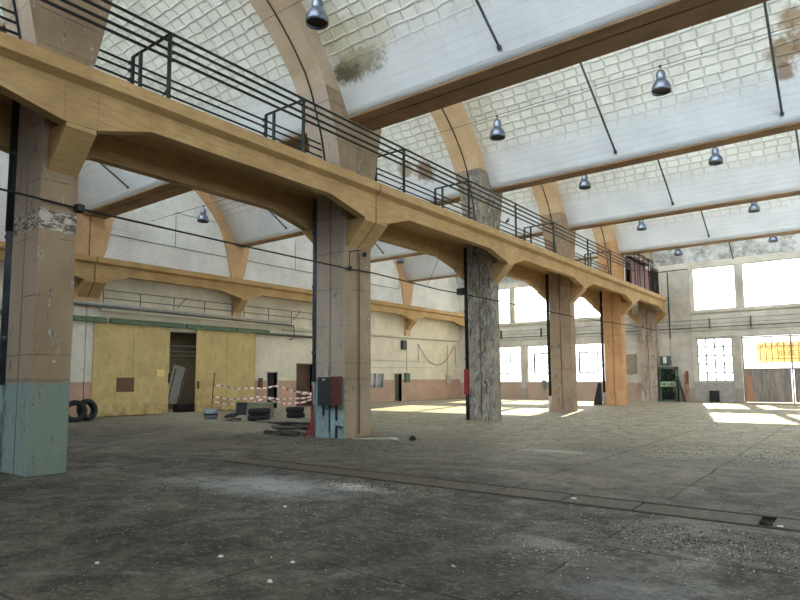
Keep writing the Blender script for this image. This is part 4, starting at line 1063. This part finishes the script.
# dark cone-shaped thing at orange column
t = thing('folded_sheet', 'dark folded sheet leaning at the left foot of the orange-tan column', 'sheet', (-12.85, 36.6, 0))
m = MB(); m.prism([(-13.15, 0), (-12.66, 0), (-12.68, 1.3), (-12.82, 1.35)], 36.45, 36.7, 'y'); m.build('sheet', M_rubber, t, bevel=.03)
# white stick by the double column
m = MB(); m.tube([(-11.0, 12.3, .03), (-10.1, 12.75, .05)], .022, 5); m.tube([(-10.1, 12.75, .05), (-9.85, 12.8, .03)], .05, 5); o = m.build('broken_stick', M_pale); tag(o, 'pale broken stick on the floor by the right foot of the fuse box column', 'stick')
m = MB(); m.lathe([(0, 0), (.08, 0), (.1, .06), (.03, .12), (0, .12)], (-9.6, 13.1, 0), 9); o = m.build('rubble_lump', M_black); tag(o, 'small black lump on the floor right of the fuse box column', 'rubble')
# trench covers
t = thing('trench_cover', 'chequered trench cover plates running across the floor with one open gap', 'trench cover', (-4, 7.96, 0))
xs = [-10.28, -8.7, -7.1, -5.5, -4.3, -3.28, -2.35, -1.02]
for a, c in list(zip(xs[:-1], xs[1:]))+[(-.90, .4), (.4, 1.9), (1.9, 3.4), (3.4, 5.9)]:
    m = MB(); m.box(a+.012, c-.012, TY0+.03, TY1-.03, -.03, .005+random.uniform(0, .006))
    m.build('plate', M_trenchm, t, bevel=.004)
m = MB(); m.box(-10.3, 6, TY0-.05, TY0+.02, -.02, .008); m.box(-10.3, 6, TY1-.02, TY1+.05, -.02, .008); m.build('edge_angle', M_edge, t)
# paper scraps
for i, (x, y, s, lab) in enumerate(((-5.48, 2.76, .06, 'white scrap on the near floor at bottom left'), (-4.77, 3.53, .09, 'flattened white scrap left of the bottom centre'),
        (-4.1, 3.8, .05, 'small bright scrap in the lower middle of the floor'), (-3.87, 3.34, .07, 'bluish white scrap nearest the bottom edge'),
        (-2.9, 4.53, .04, 'bright white chip in the lower centre of the floor'), (-5.95, 5.37, .07, 'pale scrap in the middle of the near floor'),
        (-.81, 7.70, .09, 'white scrap lying by the open trench gap'), (-3.15, 7.9, .09, 'pale scrap lying on the trench plates'))):
    s *= .42; m = MB(); n = 7; z = .022 if 7.6 < y < 8.3 else .008
    pl = [(x+s*random.uniform(.4, 1.3)*math.cos(6.283*j/n), y+s*random.uniform(.3, .9)*math.sin(6.283*j/n)) for j in range(n)]
    m.prism(pl, z-.006, z+.006, 'z'); o = m.build('paper_scrap', M_paper); tag(o, lab, 'scrap', 'paper scraps on the floor')
# gravel and chips: uncountable
def chips(name, spots, mat, lab, n, smin, smax):
    m = MB()
    for i in range(n):
        cx, cy, rx, ry, w_ = random.choices(spots, [s[4] for s in spots])[0]
        x = random.gauss(cx, rx); y = random.gauss(cy, ry)
        if TY0-.1 < y < TY1+.1 or y > YE-.4 or x < XW+.6: continue
        s = random.uniform(smin, smax)*(1+min(.5, max(0, y-6)*.03))
        a = random.uniform(0, 6.28); vs = []
        for j in range(4): an = a+j*1.57+random.uniform(-.4, .4); vs.append((x+s*math.cos(an), y+s*math.sin(an)*.8, 0))
        vs.append((x+random.uniform(-.3, .3)*s, y+random.uniform(-.3, .3)*s, s*random.uniform(.4, 1.0)))
        m.add(vs, [(0, 1, 4), (1, 2, 4), (2, 3, 4), (3, 0, 4), (3, 2, 1, 0)])
    o = m.build(name, mat); tag(o, lab, 'rubble', kind='stuff')
chips('dark_gravel', [(-1.2, 6.6, .8, .4, 3), (-6.0, 7.1, .5, .25, 2), (-1.8, 14.5, 1.6, .8, 3), (-10.8, 11.6, 1.6, .7, 5), (-9.5, 20.0, 3, 1.2, 3), (-9.5, 27.5, 3, 1.5, 2), (-6, 20, 6, 7, 3), (-13.6, 11.4, 1.5, .6, 3), (-5, 6, 4, 3, 1)], plain('gravel_dark', (58, 55, 50), .95, 0, .3), 'dark gravel and rubble crumbs scattered over the floor', 5200, .004, .017)
chips('pale_chips', [(-1.2, 6.6, .7, .4, 2), (-6.1, 7.1, .5, .25, 2), (-4.2, 5.8, 2.5, 1.8, 4), (-10.6, 11.8, 1.4, .6, 2), (-8, 14, 5, 5, 5), (-7.5, 5.2, 2.0, 1.2, 3), (-12, 26, 6, 7, 4), (-2.5, 5.6, .3, .2, 1.2), (-2.1, 14.5, 1.3, .7, 1)], plain('chips_pale', (206, 202, 192), .9), 'pale paint flakes and plaster chips scattered over the floor', 2600, .004, .010)

# conduits high on the left wall
t = thing('lighting_conduit', 'thin sloping conduit on the white left wall above the ochre gallery', 'conduit', (XW+.03, 17, 8.4))
m = MB(); m.tube([(XW+.03, 11.5, 8.45), (XW+.03, 20.7, 8.38)], .018, 4); m.build('pipe', M_rod, t)
m = MB(); m.tube([(XW+.03, 17.25, 8.4), (XW+.03, 17.25, 10.2), (XW+.03, 20.2, 10.2)], .014, 4); m.build('branch_pipe', M_rod, t)
t = thing('lighting_conduit', 'thin conduit loop on the white left wall seen right of the double column', 'conduit', (XW+.03, 25, 8.4))
m = MB(); m.tube([(XW+.03, 21.5, 8.4), (XW+.03, 36, 8.4), (XW+.03, 36, 9.3)], .018, 4); m.tube([(XW+.03, 25.5, 8.4), (XW+.03, 25.5, 10.2)], .014, 4); m.build('pipe', M_rod, t)
# hanging cord and bird
m = MB(); m.tube([(-12.86, 19.6, 7.0), (-12.2, 18.3, 5.9), (-11.42, 16.5, 4.75)], .008, 4); o = m.build('hanging_cord', M_wire); tag(o, 'thin cord hanging from the gallery down to the power cable', 'cord')
t = thing('pigeon', 'dark pigeon perched on the rear rail behind the peeling column', 'bird', (-12.0, 23.5, 8.37))
m = MB(); n = 8
for a_, b_ in zip([(-.17, -.02, .012), (-.10, .05, .03), (0, .08, .055), (.08, .12, .06), (.13, .19, .035), (.16, .24, .034), (.19, .245, .022), (.23, .235, .004)][:-1], [(-.10, .05, .03), (0, .08, .055), (.08, .12, .06), (.13, .19, .035), (.16, .24, .034), (.19, .245, .022), (.23, .235, .004)]): pass
m.tube([(-12.0, 23.5+y_, 8.40+z_) for y_, z_, r_ in [(-.20, -.06, .012), (-.10, .02, .03), (0, .06, .055), (.07, .10, .06), (.12, .17, .035), (.15, .21, .034), (.18, .215, .02), (.22, .205, .004)]], [.012, .03, .055, .06, .035, .034, .02, .004], 10)
m.build('body', M_black, t, smooth=True)
for dx in (-.02, .02):
    m = MB(); m.tube([(-12.0+dx, 23.52, 8.45), (-12.0+dx, 23.52, 8.365)], .006, 5); m.build('leg', M_rust, t)
